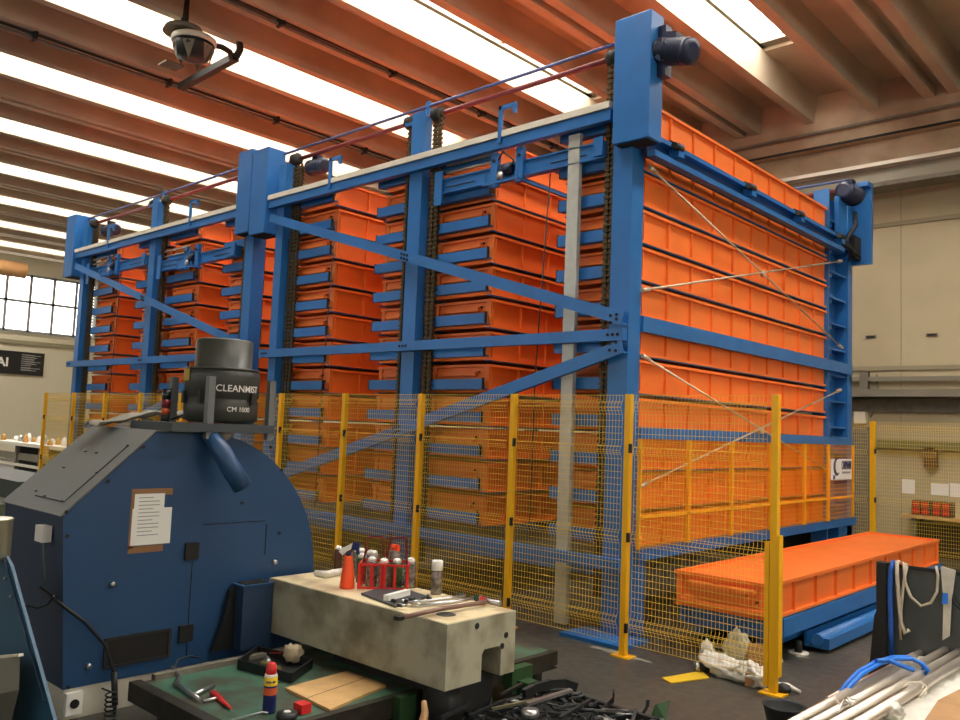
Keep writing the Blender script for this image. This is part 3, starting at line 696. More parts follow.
# blue guard box between machine and cream head
g = thing('slide_guard', 'dark blue box guard between machine face and cream head', 'machine guard')
MB().box(-.98, -.86, -3.02, -2.80, .24, .63, MDARK).build('guard_body', g)
b = MB().box(-.985, -.85, -3.03, -2.8, .631, .642, MBLUE)
for k in range(3): b.box(-.965+k*.037, -.945+k*.037, -3.0, -2.83, .642, .65, DARK)
b.build('slotted_top', g)
MB().prism([(-.985, -3.06, .60), (-.985, -3.10, .40), (-.985, -3.16, .24), (-.985, -3.02, .24), (-.985, -3.02, .64)], (.04, 0, 0), BLACK).build('rubber_bellows', g)
# duct tube in front of the face
d1, d2, d3 = at(208, 432, 'x', -.97), at(222, 452, 'x', -.86), at(243, 487, 'x', -.80)
t = tag(MB().tube([d1, d2, at(232, 470, 'x', -.82), d3], .05, MBLUE, 18, radii=[.045, .06, .062, .062]).build('exhaust_pipe'), 'blue pipe bent down in front of the machine from the filter drum', 'pipe')

# mist filter on its frame
cf = thing('mist_filter', 'dark grey cylindrical mist filter unit standing on the blue machine', 'filter unit')
fc = Vector((-1.15, -3.09, 0)); DG = mat('filter_grey', (54, 57, 52), .45)
DG2 = mat('filter_grey_upper', (58, 60, 52), .4)
MB().lathe((fc.x, fc.y, 1.66), [(.20, 0), (.235, .02), (.235, .14), (.225, .15), (.225, .16), (.238, .17), (.238, .30), (.23, .35)], DG, 32).build('lower_drum', cf)
MB().lathe((fc.x, fc.y, 2.0), [(.236, 0), (.236, .015), (.182, .02), (.182, .195), (.172, .205)], DG2, 32).build('upper_drum', cf)
CRt = Vector((.74, .67, 0)); PRP = Vector((.67, -.74, 0))
pts4 = [fc+CRt*a_+PRP*b_ for a_, b_ in ((-.27, .10), (.27, .10), (.27, -.2), (-.27, -.2))]
pts4 = [Vector((-.93, -3.30, 0)), Vector((-.93, -2.86, 0)), Vector((-1.40, -2.86, 0)), Vector((-1.40, -3.30, 0))]
for p in pts4: MB().box(p.x-.022, p.x+.022, p.y-.022, p.y+.022, 1.56, 1.95, MGREY).build('support_post', cf)
MB().box(-1.45, -.9, -3.55, -2.84, 1.602, 1.655, mat('frame_dark', (62, 70, 76), .5)).build('base_frame', cf)
rv = Vector((CRt.x, CRt.y, 0))
def curved_text(s, size, c, R, z, a0, m, name, parent, bold=0):
    cvd = bpy.data.curves.new('t', 'FONT'); cvd.body = s; cvd.size = size; cvd.extrude = .001; cvd.offset = bold
    t = bpy.data.objects.new('t', cvd); COL.objects.link(t); bpy.context.view_layer.update()
    me = bpy.data.meshes.new_from_object(t.evaluated_get(bpy.context.evaluated_depsgraph_get())); COL.objects.unlink(t); bpy.data.objects.remove(t)
    for v in me.vertices:
        a_ = a0+v.co.x/R; r_ = R+v.co.z; v.co = Vector((c.x+r_*math.cos(a_), c.y+r_*math.sin(a_), z+v.co.y))
    me.materials.clear(); me.materials.append(m); o = bpy.data.objects.new(name, me); COL.objects.link(o); o.parent = parent; return o
# camera-facing angle of drum is about -45 deg (towards +x,-y)
curved_text('CLEANMIST', .060, fc, .2415, 1.862, math.radians(-40), WHT, 'lettering', cf, .0004)
curved_text('CM 1000', .043, fc, .239, 1.735, math.radians(-22), WHT, 'lettering', cf, 0)
b = MB()
for k in range(8):
    a0_, a1_ = math.radians(-122+k*4.2), math.radians(-122+(k+1)*4.2)
    pA, pB = fc+Vector((math.cos(a0_), math.sin(a0_), 0))*.241, fc+Vector((math.cos(a1_), math.sin(a1_), 0))*.241
    b.prism([(pA.x, pA.y, 1.925), (pB.x, pB.y, 1.925), (pB.x, pB.y, 2.0), (pA.x, pA.y, 2.0)], Vector((math.cos(a0_), math.sin(a0_), 0))*.003, mat('label_yellow', (176, 148, 44), .6))
b.build('warning_label', cf)
for a_ in (-100, -62, 20): 
    q = fc+Vector((math.cos(math.radians(a_)), math.sin(math.radians(a_)), 0))*.245
    MB().box(q.x-.012, q.x+.012, q.y-.012, q.y+.012, 1.78, 1.86, BLACK).build('clasp', cf)
MB().tube([(-1.0, -3.1, 1.66), (-.97, -3.14, 1.60), (-.95, -3.2, 1.56)], .04, DUSTG, 10).build('hose_stub', cf)
# beacon
t = thing('signal_beacon', 'black and red stack beacon standing left of the mist filter', 'beacon')
q = at(165, 420, 'x', -1.4); bx, by, bz = -1.4, q.y, 1.655
for i, (m_, h) in enumerate(((BLACK, .045), (mat('lens_orange', (196, 84, 38), .3), .04), (BLACK, .008), (mat('lens_red', (130, 26, 34), .3), .05), (mat('lens_dark', (30, 42, 44), .3), .06), (BLACK, .012))):
    MB().cyl((bx, by, bz), (bx, by, bz+h), .028, m_, 16).build(['base', 'orange_lens', 'spacer', 'red_lens', 'dark_lens', 'cap'][i], t); bz += h
MB().cyl((bx, by, 1.602), (bx, by, 1.656), .012, BLACK).build('stand', t)
tag(MB().tube([(-1.38, q.y+.03, 1.67), (-1.3, q.y+.12, 1.72), (-1.2, q.y+.22, 1.78)], .006, BLACK, 6).build('thin_cable'), 'thin black cable rising from the beacon to the filter frame', 'cable')
# crumpled grey sheet on the lid
b = MB(); nu, nv = 12, 8; g0, g1 = at(128, 432, 'x', -1.7), at(200, 432, 'x', -1.5); vs = []
for i in range(nu+1):
    row = []
    for j in range(nv+1):
        s = i/nu; x = -1.75+.25*(j/nv); y = -3.72+s*.62; z = 1.607+.09*math.sin(s*PI)*(.4+.6*s)+.05*noise.noise(Vector((s*5, j*.7, 0)))+.08*s*s
        row.append(b.bm.verts.new((x, y, max(1.606, z))))
    vs.append(row)
k_ = b.mi(mat('canvas_grey', (142, 136, 124), .8, var=.25, scale=12))
for i in range(nu):
    for j in range(nv): f = b.bm.faces.new([vs[i][j], vs[i+1][j], vs[i+1][j+1], vs[i][j+1]]); f.material_index = k_; f.smooth = True
o = b.build('crumpled_sheet'); so_ = o.modifiers.new('solid', 'SOLIDIFY'); so_.thickness = .006; so_.offset = 1
tag(o, 'crumpled grey canvas cover lying on top of the machine lid', 'cover')

# ================================================================== CREAM MACHINE HEAD
hd = thing('slide_block', 'stained cream steel machine head with a notch in its right end', 'machine head')
bx0, bx1, by0, by1, bz0, bz1 = -.92, .72, -2.795, -2.235, .32, .66
# body with a notch in the end face (in y,z), extruded in two pieces
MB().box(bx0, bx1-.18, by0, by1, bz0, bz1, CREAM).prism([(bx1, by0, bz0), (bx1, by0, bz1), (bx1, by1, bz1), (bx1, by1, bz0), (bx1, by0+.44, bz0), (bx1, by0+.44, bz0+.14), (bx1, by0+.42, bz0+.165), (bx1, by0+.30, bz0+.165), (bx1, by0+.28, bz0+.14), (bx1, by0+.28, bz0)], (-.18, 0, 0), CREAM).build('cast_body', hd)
MB().box(bx0+.01, bx1-.01, by0+.01, by1-.01, bz1, bz1+.003, CREAM_LIT).build('top_face', hd)
MB().box(bx1-.2, bx1-.178, by0+.28, by0+.44, bz0, bz0+.16, DARK).build('notch_back', hd)
b = MB()
for u, v in ((477, 626), (502, 646), (506, 635)):
    q = at(u, v, 'x', bx1); b.cyl((bx1-.002, q.y, q.z), (bx1+.003, q.y, q.z), .017, BLACK, 14)
b.build('bolt_hole', hd)
q = at(446, 615, 'z', bz1)
b = MB().cyl((q.x, q.y, bz1+.001), (q.x, q.y, bz1+.005), .055, mat('hole_dark', (50, 48, 40), .6), 24); b.build('filler_hole', hd)
MB().box(-.55, .30, by0+.1, by1-.05, .0, .14, DARK).box(-.4, .55, by0+.15, by1-.1, .2, .32, DARK).build('pedestal', hd)
MB().lathe((.58, -2.72, .2), [(.0, 0), (.1, 0), (.11, .02), (.11, .1), (.05, .12)], BLK2, 20, (0, 1, 0)).build('hand_wheel', hd)
MB().box(.5, .62, -2.62, -2.3, .02, .32, BLK2).build('slide_arm', hd)

# ================================================================== GREEN TABLE
TX0, TX1, TY0, TY1, TZ = -.72, .385, -3.76, -1.40, .22
tb = thing('machine_table', 'low worn green machine table with dark steel edges', 'table')
MB().box(TX0, TX1, TY0, TY1, TZ-.05, TZ, GREEN).build('table_top', tb)
MB().box(TX0-.01, TX1, TY0-.03, TY0+.035, TZ-.09, TZ+.012, GRND).build('front_rail', tb)
MB().box(TX1-.03, TX1+.02, TY0, TY1, TZ-.10, TZ+.01, GRND).build('right_rail', tb)
MB().box(TX0-.01, TX0+.03, TY0+.1, -2.4, TZ-.03, TZ+.03, DUSTG).build('back_rail', tb)
for x, y in ((TX0+.2, TY0+.1), (TX1-.1, TY0+.1), (TX0+.1, TY1-.1), (TX1-.1, TY1-.1)): MB().box(x-.04, x+.04, y-.04, y+.04, 0, TZ-.05, GRND).build('leg', tb)
MB().box(TX1+.02, TX1+.07, -2.86, -2.74, .10, .235, GRN2).build('clamp_block', tb)
MB().box(TX1+.02, TX1+.09, -1.95, -1.75, .08, .22, GRN2).build('clamp_block', tb)
# objects on the table
def S(u, v, z=TZ+.003): return Vector(at(u, v, 'z', z))
p1, p2 = S(300, 669), S(386, 690)
bd = [S(285, 690), S(347, 673), S(386, 687), S(330, 712)]
pl = thing('plywood_board', 'bare plywood board lying on the green table', 'board')
MB().prism([(p.x, p.y, TZ+.002) for p in bd], (0, 0, .014), PLY).build('board', pl)
sA, sB = (bd[0]+bd[3])/2, (bd[1]+bd[2])/2
MB().bar((sA.x, sA.y, TZ+.0165), (sB.x, sB.y, TZ+.0165), .003, .001, GRND).build('joint_line', pl)
# tool tray
tt = thing('tool_tray', 'shallow black plastic tray with small tools on the green table', 'tray')
A, B, C_, D_ = S(226, 672), S(243, 664), S(300, 676), S(288, 690)
A, B, C_, D_ = Vector((-.59, -3.20, 0)), Vector((-.78, -2.95, 0)), Vector((-.33, -2.86, 0)), Vector((-.17, -3.12, 0))
MB().prism([(p.x, p.y, TZ+.001) for p in (A, B, C_, D_)], (0, 0, .006), BLACK).build('tray_floor', tt)
b = MB()
for p, q in ((A, B), (B, C_), (C_, D_), (D_, A)): b.bar((p.x, p.y, TZ+.03), (q.x, q.y, TZ+.03), .01, .055, BLACK)
b.build('tray_wall', tt)
tag(MB().cyl((-.52, -3.08, TZ+.03), (-.35, -3.08, TZ+.03), .018, mat('olive_tool', (126, 116, 70), .6), 10).build('scraper'), 'olive tool handle lying in the black tray', 'tool')
tag(MB().cyl((-.6, -3.0, TZ+.025), (-.5, -3.05, TZ+.025), .02, STEEL, 10).build('steel_socket'), 'small steel socket in the black tray', 'tool')
tag(MB().blob((-.47, -2.90, TZ+.07), .06, .05, .05, mat('rag_beige', (186, 170, 140), .9), .4, 3, 3, 4).build('crumpled_rag'), 'beige crumpled rag on the tray near the machine', 'rag')
tag(MB().cyl((-.68, -2.93, TZ+.03), (-.5, -2.97, TZ+.075), .003, RED, 6).build('red_straw'), 'thin red spray straw by the black tray', 'straw')
# lubricant can
q = S(269, 712)
t = thing('spray_can', 'blue and yellow lubricant spray can with red cap on the green table', 'spray can', None, (q.x, q.y, TZ+.003)); t['_o'] = (0, 0, 0)
MB().lathe((0, 0, 0), [(.031, 0), (.034, .004), (.034, .09), (.034, .125), (.034, .135), (.034, .178), (.026, .186)], WDB, 20, mats=[WDB, WDB, mat('can_orange', (206, 90, 50), .4), WDB, WDY, WHT]).build('can_body', t)
MB().lathe((0, 0, .184), [(.027, 0), (.027, .03), (.02, .055), (.016, .06)], RED, 16).build('cap', t)
MB().lathe((0, 0, .178), [(.0335, 0), (.030, .012)], WHT, 16).build('collar', t)
def ct(s, size, z, a0, m): return curved_text(s, size, Vector((0, 0, 0)), .0345, z, a0, m, 'lettering', t, .0006)
ct('WD-40', .016, .150, math.radians(-76), WDB)
# wrenches and odd tools
b = MB().tube([S(172, 667, .24), S(180, 676, .24), S(176, 683, .24), S(190, 693, .24), S(199, 699, .24)], .012, STEEL, 8, radii=[.008, .010, .014, .012, .010]).build('hose_clamp_handle')
tag(b, 'bent steel hook handle near the left corner of the green table', 'tool')
tag(MB().tube([S(172, 672, .24), S(178, 660, .26), S(190, 656, .27), S(200, 658, .25)], .006, BLACK, 6).build('cable_loop'), 'small black cable loop at the back edge of the green table', 'cable')
pl_ = thing('pliers', 'steel pliers with red handles on the green table', 'pliers')
MB().tube([S(193, 695, .235), S(213, 686, .235)], .012, STEEL, 8).build('jaw', pl_)
MB().tube([S(213, 693, .235), S(231, 708, .235)], .012, RED, 8, radii=[.02, .006]).tube([S(203, 701, .235), S(222, 697, .235)], .008, STEEL, 8).build('handle', pl_)
tag(MB().tube([S(232, 720, .232), S(262, 712, .232), S(268, 713, .232)], .005, STEEL, 6).build('thin_rod'), 'thin bright rod beside the lubricant can', 'rod')
tg = thing('angle_gauge', 'black round tool with red block on the right edge of the table', 'tool')
q = S(287, 715, .24); MB().lathe((q.x, q.y, .224), [(.0, 0), (.05, 0), (.055, .01), (.05, .03), (.02, .032)], BLACK, 20).lathe((q.x, q.y, .256), [(.02, 0), (.015, .004)], WHT, 14).build('round_body', tg)
q = S(303, 709, .24); MB().box(q.x-.04, q.x+.03, q.y-.03, q.y+.03, .224, .27, RED).build('red_block', tg)

# objects on the cream head
HZ = bz1+.004
def H(u, v, z=HZ):
    p = Vector(at(u, v, 'z', z)); p.x = max(p.x, bx0+.05); p.y = min(p.y, by1-.04); return p
def can(u, v, label, cap=WHT, body=CAN, h=.165, r=.036, group=None):
    q = H(u, v); t = thing('spray_can', label, 'spray can', group, (q.x, q.y, HZ)); t['_o'] = (0, 0, 0)
    MB().lathe((0, 0, 0), [(r*.93, 0), (r, .004), (r, h*.80), (r*.85, h*.86)], body, 18).build('can_body', t)
    MB().lathe((0, 0, h*.855), [(r*.72, 0), (r*.72, h*.08), (r*.45, h*.14)], cap, 16).build('cap', t)
    return t
cans = [(383, 588, 'grey spray can in the front of the red carrier, third from the spray bottle', CAN), (371, 586, 'grey spray can in the left red carrier frame window', CAN),
        (396, 588, 'dark green labelled spray can in the right red carrier', CANG), (361, 582, 'dark green labelled spray can right behind the orange bottle', CANG),
        (365, 575, 'white capped spray can in the back row, leftmost', CAN), (376, 577, 'white capped spray can in the back row under the carrier handle', CAN),
        (378, 572, 'white capped spray can rearmost behind the front cans', CAN), (391, 576, 'white capped spray can in the back row of the right carrier', CAN)]
for u, v, lab, bd_ in cans: can(u, v, lab, body=bd_, h=.185)
t = can(411, 587, 'pale spray can right of the red carriers', body=CAN, h=.185)
q = H(410, 580); t = can(410, 581, 'spray can with flat bright orange cap behind the pale can', cap=SPRAY, body=CAN, h=.25)
MB().box(-.035, .035, -.012, .012, .21, .25, SPRAY).build('cap_block', t)
t = can(436, 594, 'tall rust speckled spray can with white cap, alone at right', cap=WHT, body=CAN, h=.17, r=.034)
MB().lathe((0, 0, .145), [(.035, 0), (.035, .056), (.031, .06)], WHT, 18).build('tall_cap', t)
t = can(333, 566, 'dark brown bottle with white cap at the left end of the head', body=mat('bottle_brown', (70, 36, 30), .4), h=.17, r=.028)
# orange trigger bottle
q = H(347, 588); t = thing('trigger_spray_bottle', 'orange conical trigger spray bottle with blue and white head', 'spray bottle', None, (q.x, q.y, HZ)); t['_o'] = (0, 0, 0)
MB().lathe((0, 0, 0), [(.046, 0), (.048, .006), (.044, .05), (.026, .19), (.024, .20)], SPRAY, 24).build('bottle', t)
MB().lathe((0, 0, .198), [(.016, 0), (.016, .025)], WDB, 14).build('collar', t)
MB().bar((-.035, -.03, .225), (.03, .02, .27), .022, .03, WHT).bar((-.04, -.035, .235), (-.02, -.018, .21), .012, .03, WHT).bar((.02, .01, .265), (.055, .04, .255), .03, .045, WDB).bar((.045, .03, .25), (.05, .035, .21), .015, .02, WDB).build('trigger_head', t)
# red carriers
for i, (u, v, lab) in enumerate(((371, 590, 'left red wire can carrier with a tall handle'), (394, 591, 'right red wire can carrier with a tall handle'))):
    q = H(u, v); t = thing('can_carrier', lab, 'can carrier', 'red can carriers', (q.x, q.y, HZ)); t['_o'] = (0, 0, 0)
    ex, ey = Vector((.74, .67, 0)), Vector((-.67, .74, 0)); b = MB(); W2, D2 = .078, .17
    def Q(a_, c_, z): p = ex*a_+ey*c_; return (p.x, p.y, z)
    for z in (.012, .155):
        for p, q2 in (((-W2, 0), (W2, 0)), ((W2, 0), (W2, D2)), ((W2, D2), (-W2, D2)), ((-W2, D2), (-W2, 0))): b.bar(Q(*p, z), Q(*q2, z), .008, .014, RED)
    for a_ in (-W2, 0, W2):
        for c_ in (0, D2): b.bar(Q(a_, c_, .005), Q(a_, c_, .16), .02, .008, RED, up=(1, 0, 0))
    b.build('frame', t)
    hm = mat('handle_maroon', (110, 30, 34), .5)
    MB().bar(Q(-.07, D2*.6, .15), Q(-.045, D2*.6, .31), .009, .009, hm, up=(1, 0, 0)).bar(Q(.065, D2*.6, .15), Q(.05, D2*.6, .315), .009, .009, hm, up=(1, 0, 0)).bar(Q(-.045, D2*.6, .31), Q(.05, D2*.6, .315), .012, .012, hm).build('handle', t)
# rag roll and pads
tag(MB().tube([H(316, 573, HZ+.02), H(326, 575, HZ+.02), H(343, 571, HZ+.02)], .025, FILM, 10, radii=[.02, .028, .022]).build('rag_roll'), 'pale rolled rag at the left end of the cream head', 'rag')
pA, pB, pC, pD = H(361, 595), H(392, 586), H(428, 598), H(395, 608)
tag(MB().prism([(p.x, p.y, HZ) for p in (pA, pB, pC, pD)], (0, 0, .012), mat('folder_dark', (58, 62, 66), .5)).build('plate_folder'), 'dark flat folder under the small tools on the cream head', 'folder')
q = H(397, 596, HZ+.03); tag(MB().bar(H(386, 598, HZ+.03), H(408, 592, HZ+.03), .035, .032, WHT).build('white_block'), 'small white eraser like block on the dark folder', 'block')
b = MB()
for i in range(12):
    u = 392+random.random()*38; v = 600+random.random()*9-(u-392)*.08
    p = H(u, v, HZ+.022); d = Vector((random.uniform(-1, 1), random.uniform(-1, 1), random.uniform(-.2, .3)))*.04
    b.cyl(p-d, p+d, .009, BLACK if i % 3 else STEEL, 8)
o = b.build('small_fittings'); tag(o, 'cluster of small dark fittings and keys on the folder', 'fittings'); o['kind'] = 'stuff'
def tool(name, label, pts, r, m, m2=None, gp=None):
    t = thing(name, label, 'wrench'); MB().tube(pts, r, m, 8).build('shaft', t)
    if m2: MB().tube(gp, r*1.7, m2, 10).build('grip', t)
    return t
tool('torque_wrench', 'steel wrench with dark green grip, rear one on the cream head', [H(412, 603, .69), H(450, 598, .69), H(468, 595, .69)], .009, STEEL, mat('grip_green', (20, 66, 50), .5), [H(462, 596, .69), H(478, 591, .69)])
tool('torque_wrench', 'steel wrench with green grip, middle one on the cream head', [H(420, 606, .69), H(460, 601, .69), H(478, 597, .69)], .011, STEEL, mat('grip_green', (20, 66, 50), .5), [H(476, 598, .69), H(500, 594, .69)])
t = tool('adjustable_wrench', 'long rusty pipe wrench with red collar, front one on the cream head', [H(400, 618, .685), H(440, 609, .69), H(480, 603, .69), H(489, 600, .69)], .013, mat('rusty_steel', (128, 100, 88), .5, .4), RED, [H(484, 601, .69), H(491, 598, .69)])
MB().tube([H(491, 598, .69), H(498, 594, .70), H(504, 599, .69), H(509, 602, .69)], .014, STEEL, 8).build('jaw', t)
MB().box(-.02, .02, -.02, .02, -.01, .01, BLACK).build('end_nut', t, origin=None).location = H(399, 618, .685)

# ================================================================== METAL SCRAP HEAP
def Z(u, v, z): return Vector(at(u, v, 'z', z))
base = thing('scrap_bin', 'dark low bin full of scrap metal in front of the cream head', 'bin')
MB().box(.62, 1.35, -2.75, -1.75, .0, .05, BLK2).build('bin_floor', base)
for x0, x1, y0, y1 in ((.60, .63, -2.75, -1.75), (1.35, 1.38, -2.75, -1.75), (.6, 1.38, -1.77, -1.74)): MB().box(x0, x1, y0, y1, 0, .12, BLK2).build('bin_wall', base)
GUN = mat('gun_metal', (70, 74, 76), .35, .7, var=.4, scale=20); PAD = mat('dark_pad', (30, 33, 34), .45)
b = MB()
for i in range(230):
    x, y = random.uniform(.62, 1.34), random.uniform(-2.7, -1.8); z = random.uniform(.05, .16)
    a_ = random.uniform(0, PI); L_ = random.uniform(.02, .09); d = Vector((math.cos(a_), math.sin(a_), random.uniform(-.3, .3)))*L_
    if i % 3: b.bar(Vector((x, y, z))-d, Vector((x, y, z))+d, random.uniform(.008, .03), random.uniform(.004, .012), (GUN, PAD, BLK2, STEEL, PAD, BLK2, GALV)[i % 7])
    else: b.tube([Vector((x, y, z))-d, Vector((x, y, z))+d+Vector((0, 0, .02)), Vector((x, y, z))+d*1.3], random.uniform(.004, .012), (GUN, BLK2, PAD)[i % 3], 6)
o = b.build('metal_offcuts'); tag(o, 'mixed black and steel offcuts filling the scrap bin', 'scrap'); o['kind'] = 'stuff'
bars = [((492, 709), (540, 699), .20, 'long dull brass coloured bar lying across the scrap heap', .018, mat('bar_brassy', (126, 120, 96), .4, .6)),
        ((527, 704), (571, 690), .22, 'wide shiny steel bar on the right of the scrap heap', .03, STEEL),
        ((500, 695), (522, 684), .20, 'dull grey steel bar leaning below the notch', .02, GUN),
        ((440, 718), (470, 704), .20, 'grey steel strip at the left of the scrap heap', .022, GUN),
        ((536, 661), (558, 667), .12, 'short steel tube lying beyond the heap', .012, STEEL),
        ((470, 716), (505, 700), .18, 'dark steel strip in the middle of the scrap heap', .02, PAD),
        ((560, 718), (590, 700), .16, 'dark steel strip on the right rim of the scrap heap', .02, PAD)]
for p, q, z, lab, wd, m_ in bars:
    tag(MB().bar(Z(*p, z), Z(*q, z+.02), wd, .014, m_).build('scrap_bar'), lab, 'bar')
def band(name, label, uv, z, wd, m_, th=.006):
    t = MB(); pts = [Z(u, v, zz) for (u, v), zz in zip(uv, z)]; up = Vector((0, 0, 1))
    for p, q in zip(pts, pts[1:]): t.bar(p, q, th, wd, m_)
    return tag(t.build(name), label, 'band')
band('curved_pad', 'wide curved black band arching over the scrap heap', [(524, 694), (535, 688), (550, 684), (565, 683), (577, 687)], [.2, .22, .23, .22, .2], .05, PAD, .03)
band('black_strap', 'thin black strap sticking up right of the heap', [(600, 712), (607, 706), (613, 700), (614, 691)], [.12, .12, .14, .2], .035, BLK2)
band('black_strap', 'thin black curved strap standing near the green plate', [(634, 720), (642, 715), (647, 707), (648, 700)], [.05, .06, .1, .14], .02, BLK2)
band('cream_strip', 'pale yellow curved strip on the floor right of the heap', [(607, 709), (620, 711), (632, 715), (641, 720)], [.06, .06, .06, .06], .02, mat('pale_strip', (206, 198, 140), .5), .03)
pp = [Z(649, 722, .03), Z(655, 705, .12), Z(668, 701, .12), Z(664, 722, .03)]
tag(MB().prism(pp, (.0, .02, 0), GRN2).build('green_plate'), 'small dark green steel plate standing on the floor', 'plate')
tag(MB().lathe(Z(530, 717, .17), [(.02, 0), (.045, .005), (.05, .02), (.045, .04), (.02, .045)], STEEL, 18).build('chrome_ring'), 'round chrome ring on top of the scrap heap', 'ring')
q = Z(487, 682, .2); tag(MB().tube([(q.x, q.y, .13), (q.x+.02, q.y, .2)], .018, mat('brass', (190, 170, 60), .3, .8), 10).build('brass_fitting'), 'small brass fitting below the notch of the head', 'fitting')
tag(MB().tube([Vector((Z(423, 722, .3).x, Z(423, 722, .3).y, .0)), Z(423, 722, .3), Z(425, 712, .33), Z(424, 702, .36)], .02, WOOD, 8, radii=[.024, .022, .018, .014]).build('wooden_stick'), 'short bare wooden handle sticking up left of the heap', 'handle')
gb = [(480, 668), (500, 660)]
tag(MB().box(.47, .56, -1.90, -1.80, .0, .15, GRN2).build('green_block'), 'green steel block on the floor behind the head', 'block')

# ================================================================== FLOOR CLUTTER BY THE FENCE
def Fp(u, v): return Vector(at(u, v, 'z', 0))
q = [Fp(662, 679), Fp(702, 672), Fp(709, 679), Fp(671, 684)]
tag(MB().prism([(p.x, p.y, .002) for p in q], (0, 0, .008), mat('yellow_strip', (222, 184, 40), .5)).build('yellow_strip'), 'flat yellow strip lying on the floor beside the white bags', 'strip')
q = Fp(727, 680)
tag(MB().blob(Fp(727, 676)+Vector((0, 0, .05)), .20, .09, .07, FILM, .5, 4, 2.2, 3, 0.001).build('plastic_bag'), 'long crumpled white plastic bag on the floor along the fence', 'bag')
tag(MB().blob(Fp(753, 684)+Vector((0, 0, .06)), .12, .09, .075, FILM, .5, 4, 2.5, 8, 0.001).build('plastic_bag'), 'crumpled white plastic bag against the yellow corner post', 'bag')
tag(MB().blob(Fp(711, 671)+Vector((0, 0, .06)), .07, .07, .08, FILM, .5, 4, 2.5, 12, 0.001).build('plastic_bag'), 'small round white bag left of the cloudy plastic sheet', 'bag')
b = MB().blob(Fp(738, 672)+Vector((0, 0, .13)), .10, .05, .15, mat('cloudy_film', (172, 166, 140), .35, var=.2, scale=10), .45, 4, 2.2, 21, 0.001)
tag(b.build('plastic_sheet'), 'standing cloudy plastic sheet among the white bags', 'plastic sheet')
p = Fp(757, 678); tag(MB().prism([(p.x-.05, p.y-.04, .005), (p.x+.04, p.y+.04, .005), (p.x+.04, p.y+.05, .235), (p.x-.05, p.y-.03, .235)], (-.006, .008, 0), CARD).build('cardboard_piece'), 'upright piece of brown cardboard behind the white bags', 'cardboard')
p = Fp(750, 687); tag(MB().prism([(p.x-.03, p.y-.02, .004), (p.x+.02, p.y+.02, .004), (p.x+.02, p.y+.03, .09), (p.x-.03, p.y-.01, .09)], (.004, -.006, 0), CARD).build('cardboard_piece'), 'small brown cardboard scrap in front of the white bags', 'cardboard')
p = Fp(697, 672); p2 = Fp(704, 673)
t = thing('tin_can', 'small steel tin lying at the left end of the bags', 'tin'); MB().cyl((p.x, p.y, .036), (p.x+.07, p.y+.05, .036), .035, BLACK, 16).build('tin_body', t); MB().cyl((p.x-.012, p.y-.009, .036), (p.x+.01, p.y+.007, .036), .036, STEEL, 16).build('tin_lid', t)
b = MB().blob(Fp(707, 666)+Vector((0, 0, .09)), .05, .03, .09, FILM, .5, 3, 2.4, 33, .001).tube([Fp(704, 663)+Vector((0, 0, .15)), Fp(711, 672)+Vector((0, 0, .03))], .02, FILM, 8)
tag(b.build('paper_wrap'), 'twisted white wrapping standing over the small tin', 'wrapping')
p = Fp(786, 692); tag(MB().tube([p+Vector((-.06, -.03, .03)), p+Vector((.0, .03, .035)), p+Vector((.09, .02, .015))], .02, FILM, 8, radii=[.03, .02, .012]).build('paper_wrap'), 'white twisted paper end on the right of the corner post', 'wrapping')
p = Fp(782, 694); tag(MB().blob(p+Vector((0, .02, .03)), .05, .05, .035, BLACK, .2, 3, 2, 5, .001).build('black_rag'), 'small black lump behind the corner post foot', 'rag')
# black bucket at the bottom edge
p = Fp(800, 735)
t = thing('black_bucket', 'black plastic bucket cut by the bottom picture edge', 'bucket')
hx, hy = 1.80, -1.05
b = MB(); pr_ = [(.085, 0.0), (.12, .14), (.128, .15), (.122, .152), (.112, .14), (.08, .012)]
b.lathe((hx, hy, .0), pr_, BLK2, 24); b.build('bucket_body', t)
o = MB().lathe((hx, hy, .05), [(.09, 0), (.095, .03), (.05, .05)], mat('ash_grey', (120, 118, 112), .8, var=.3, scale=30), 16).build('contents', t)
p = Fp(800, 706); tag(MB().blob((1.77, -.62, .012), .02, .014, .012, WHT, .3, 2, 2, 1, .001).build('white_scrap'), 'tiny white scrap on the floor by the tube bundle', 'scrap')
# marks on the floor
b = MB()
for (u, v, r1, r2) in ((612, 652, .10, .05), (640, 660, .10, .03), (802, 657, .06, .03), (596, 648, .05, .03)):
    p = Fp(u, v); n = 14; vs_ = [b.bm.verts.new((p.x+math.cos(2*PI*j/n)*r1*(1+.35*noise.noise(Vector((j*.9, u, 0)))), p.y+math.sin(2*PI*j/n)*r2*(1+.4*noise.noise(Vector((j*1.3, v, 2)))), .003)) for j in range(n)]
    b.bm.faces.new(vs_).material_index = b.mi(mat('lime_stain', (150, 146, 134), .8, var=.3, scale=20))
o = b.build('floor_stain'); tag(o, 'whitish dust stains on the floor at the fence foot', 'stain'); o['kind'] = 'stuff'

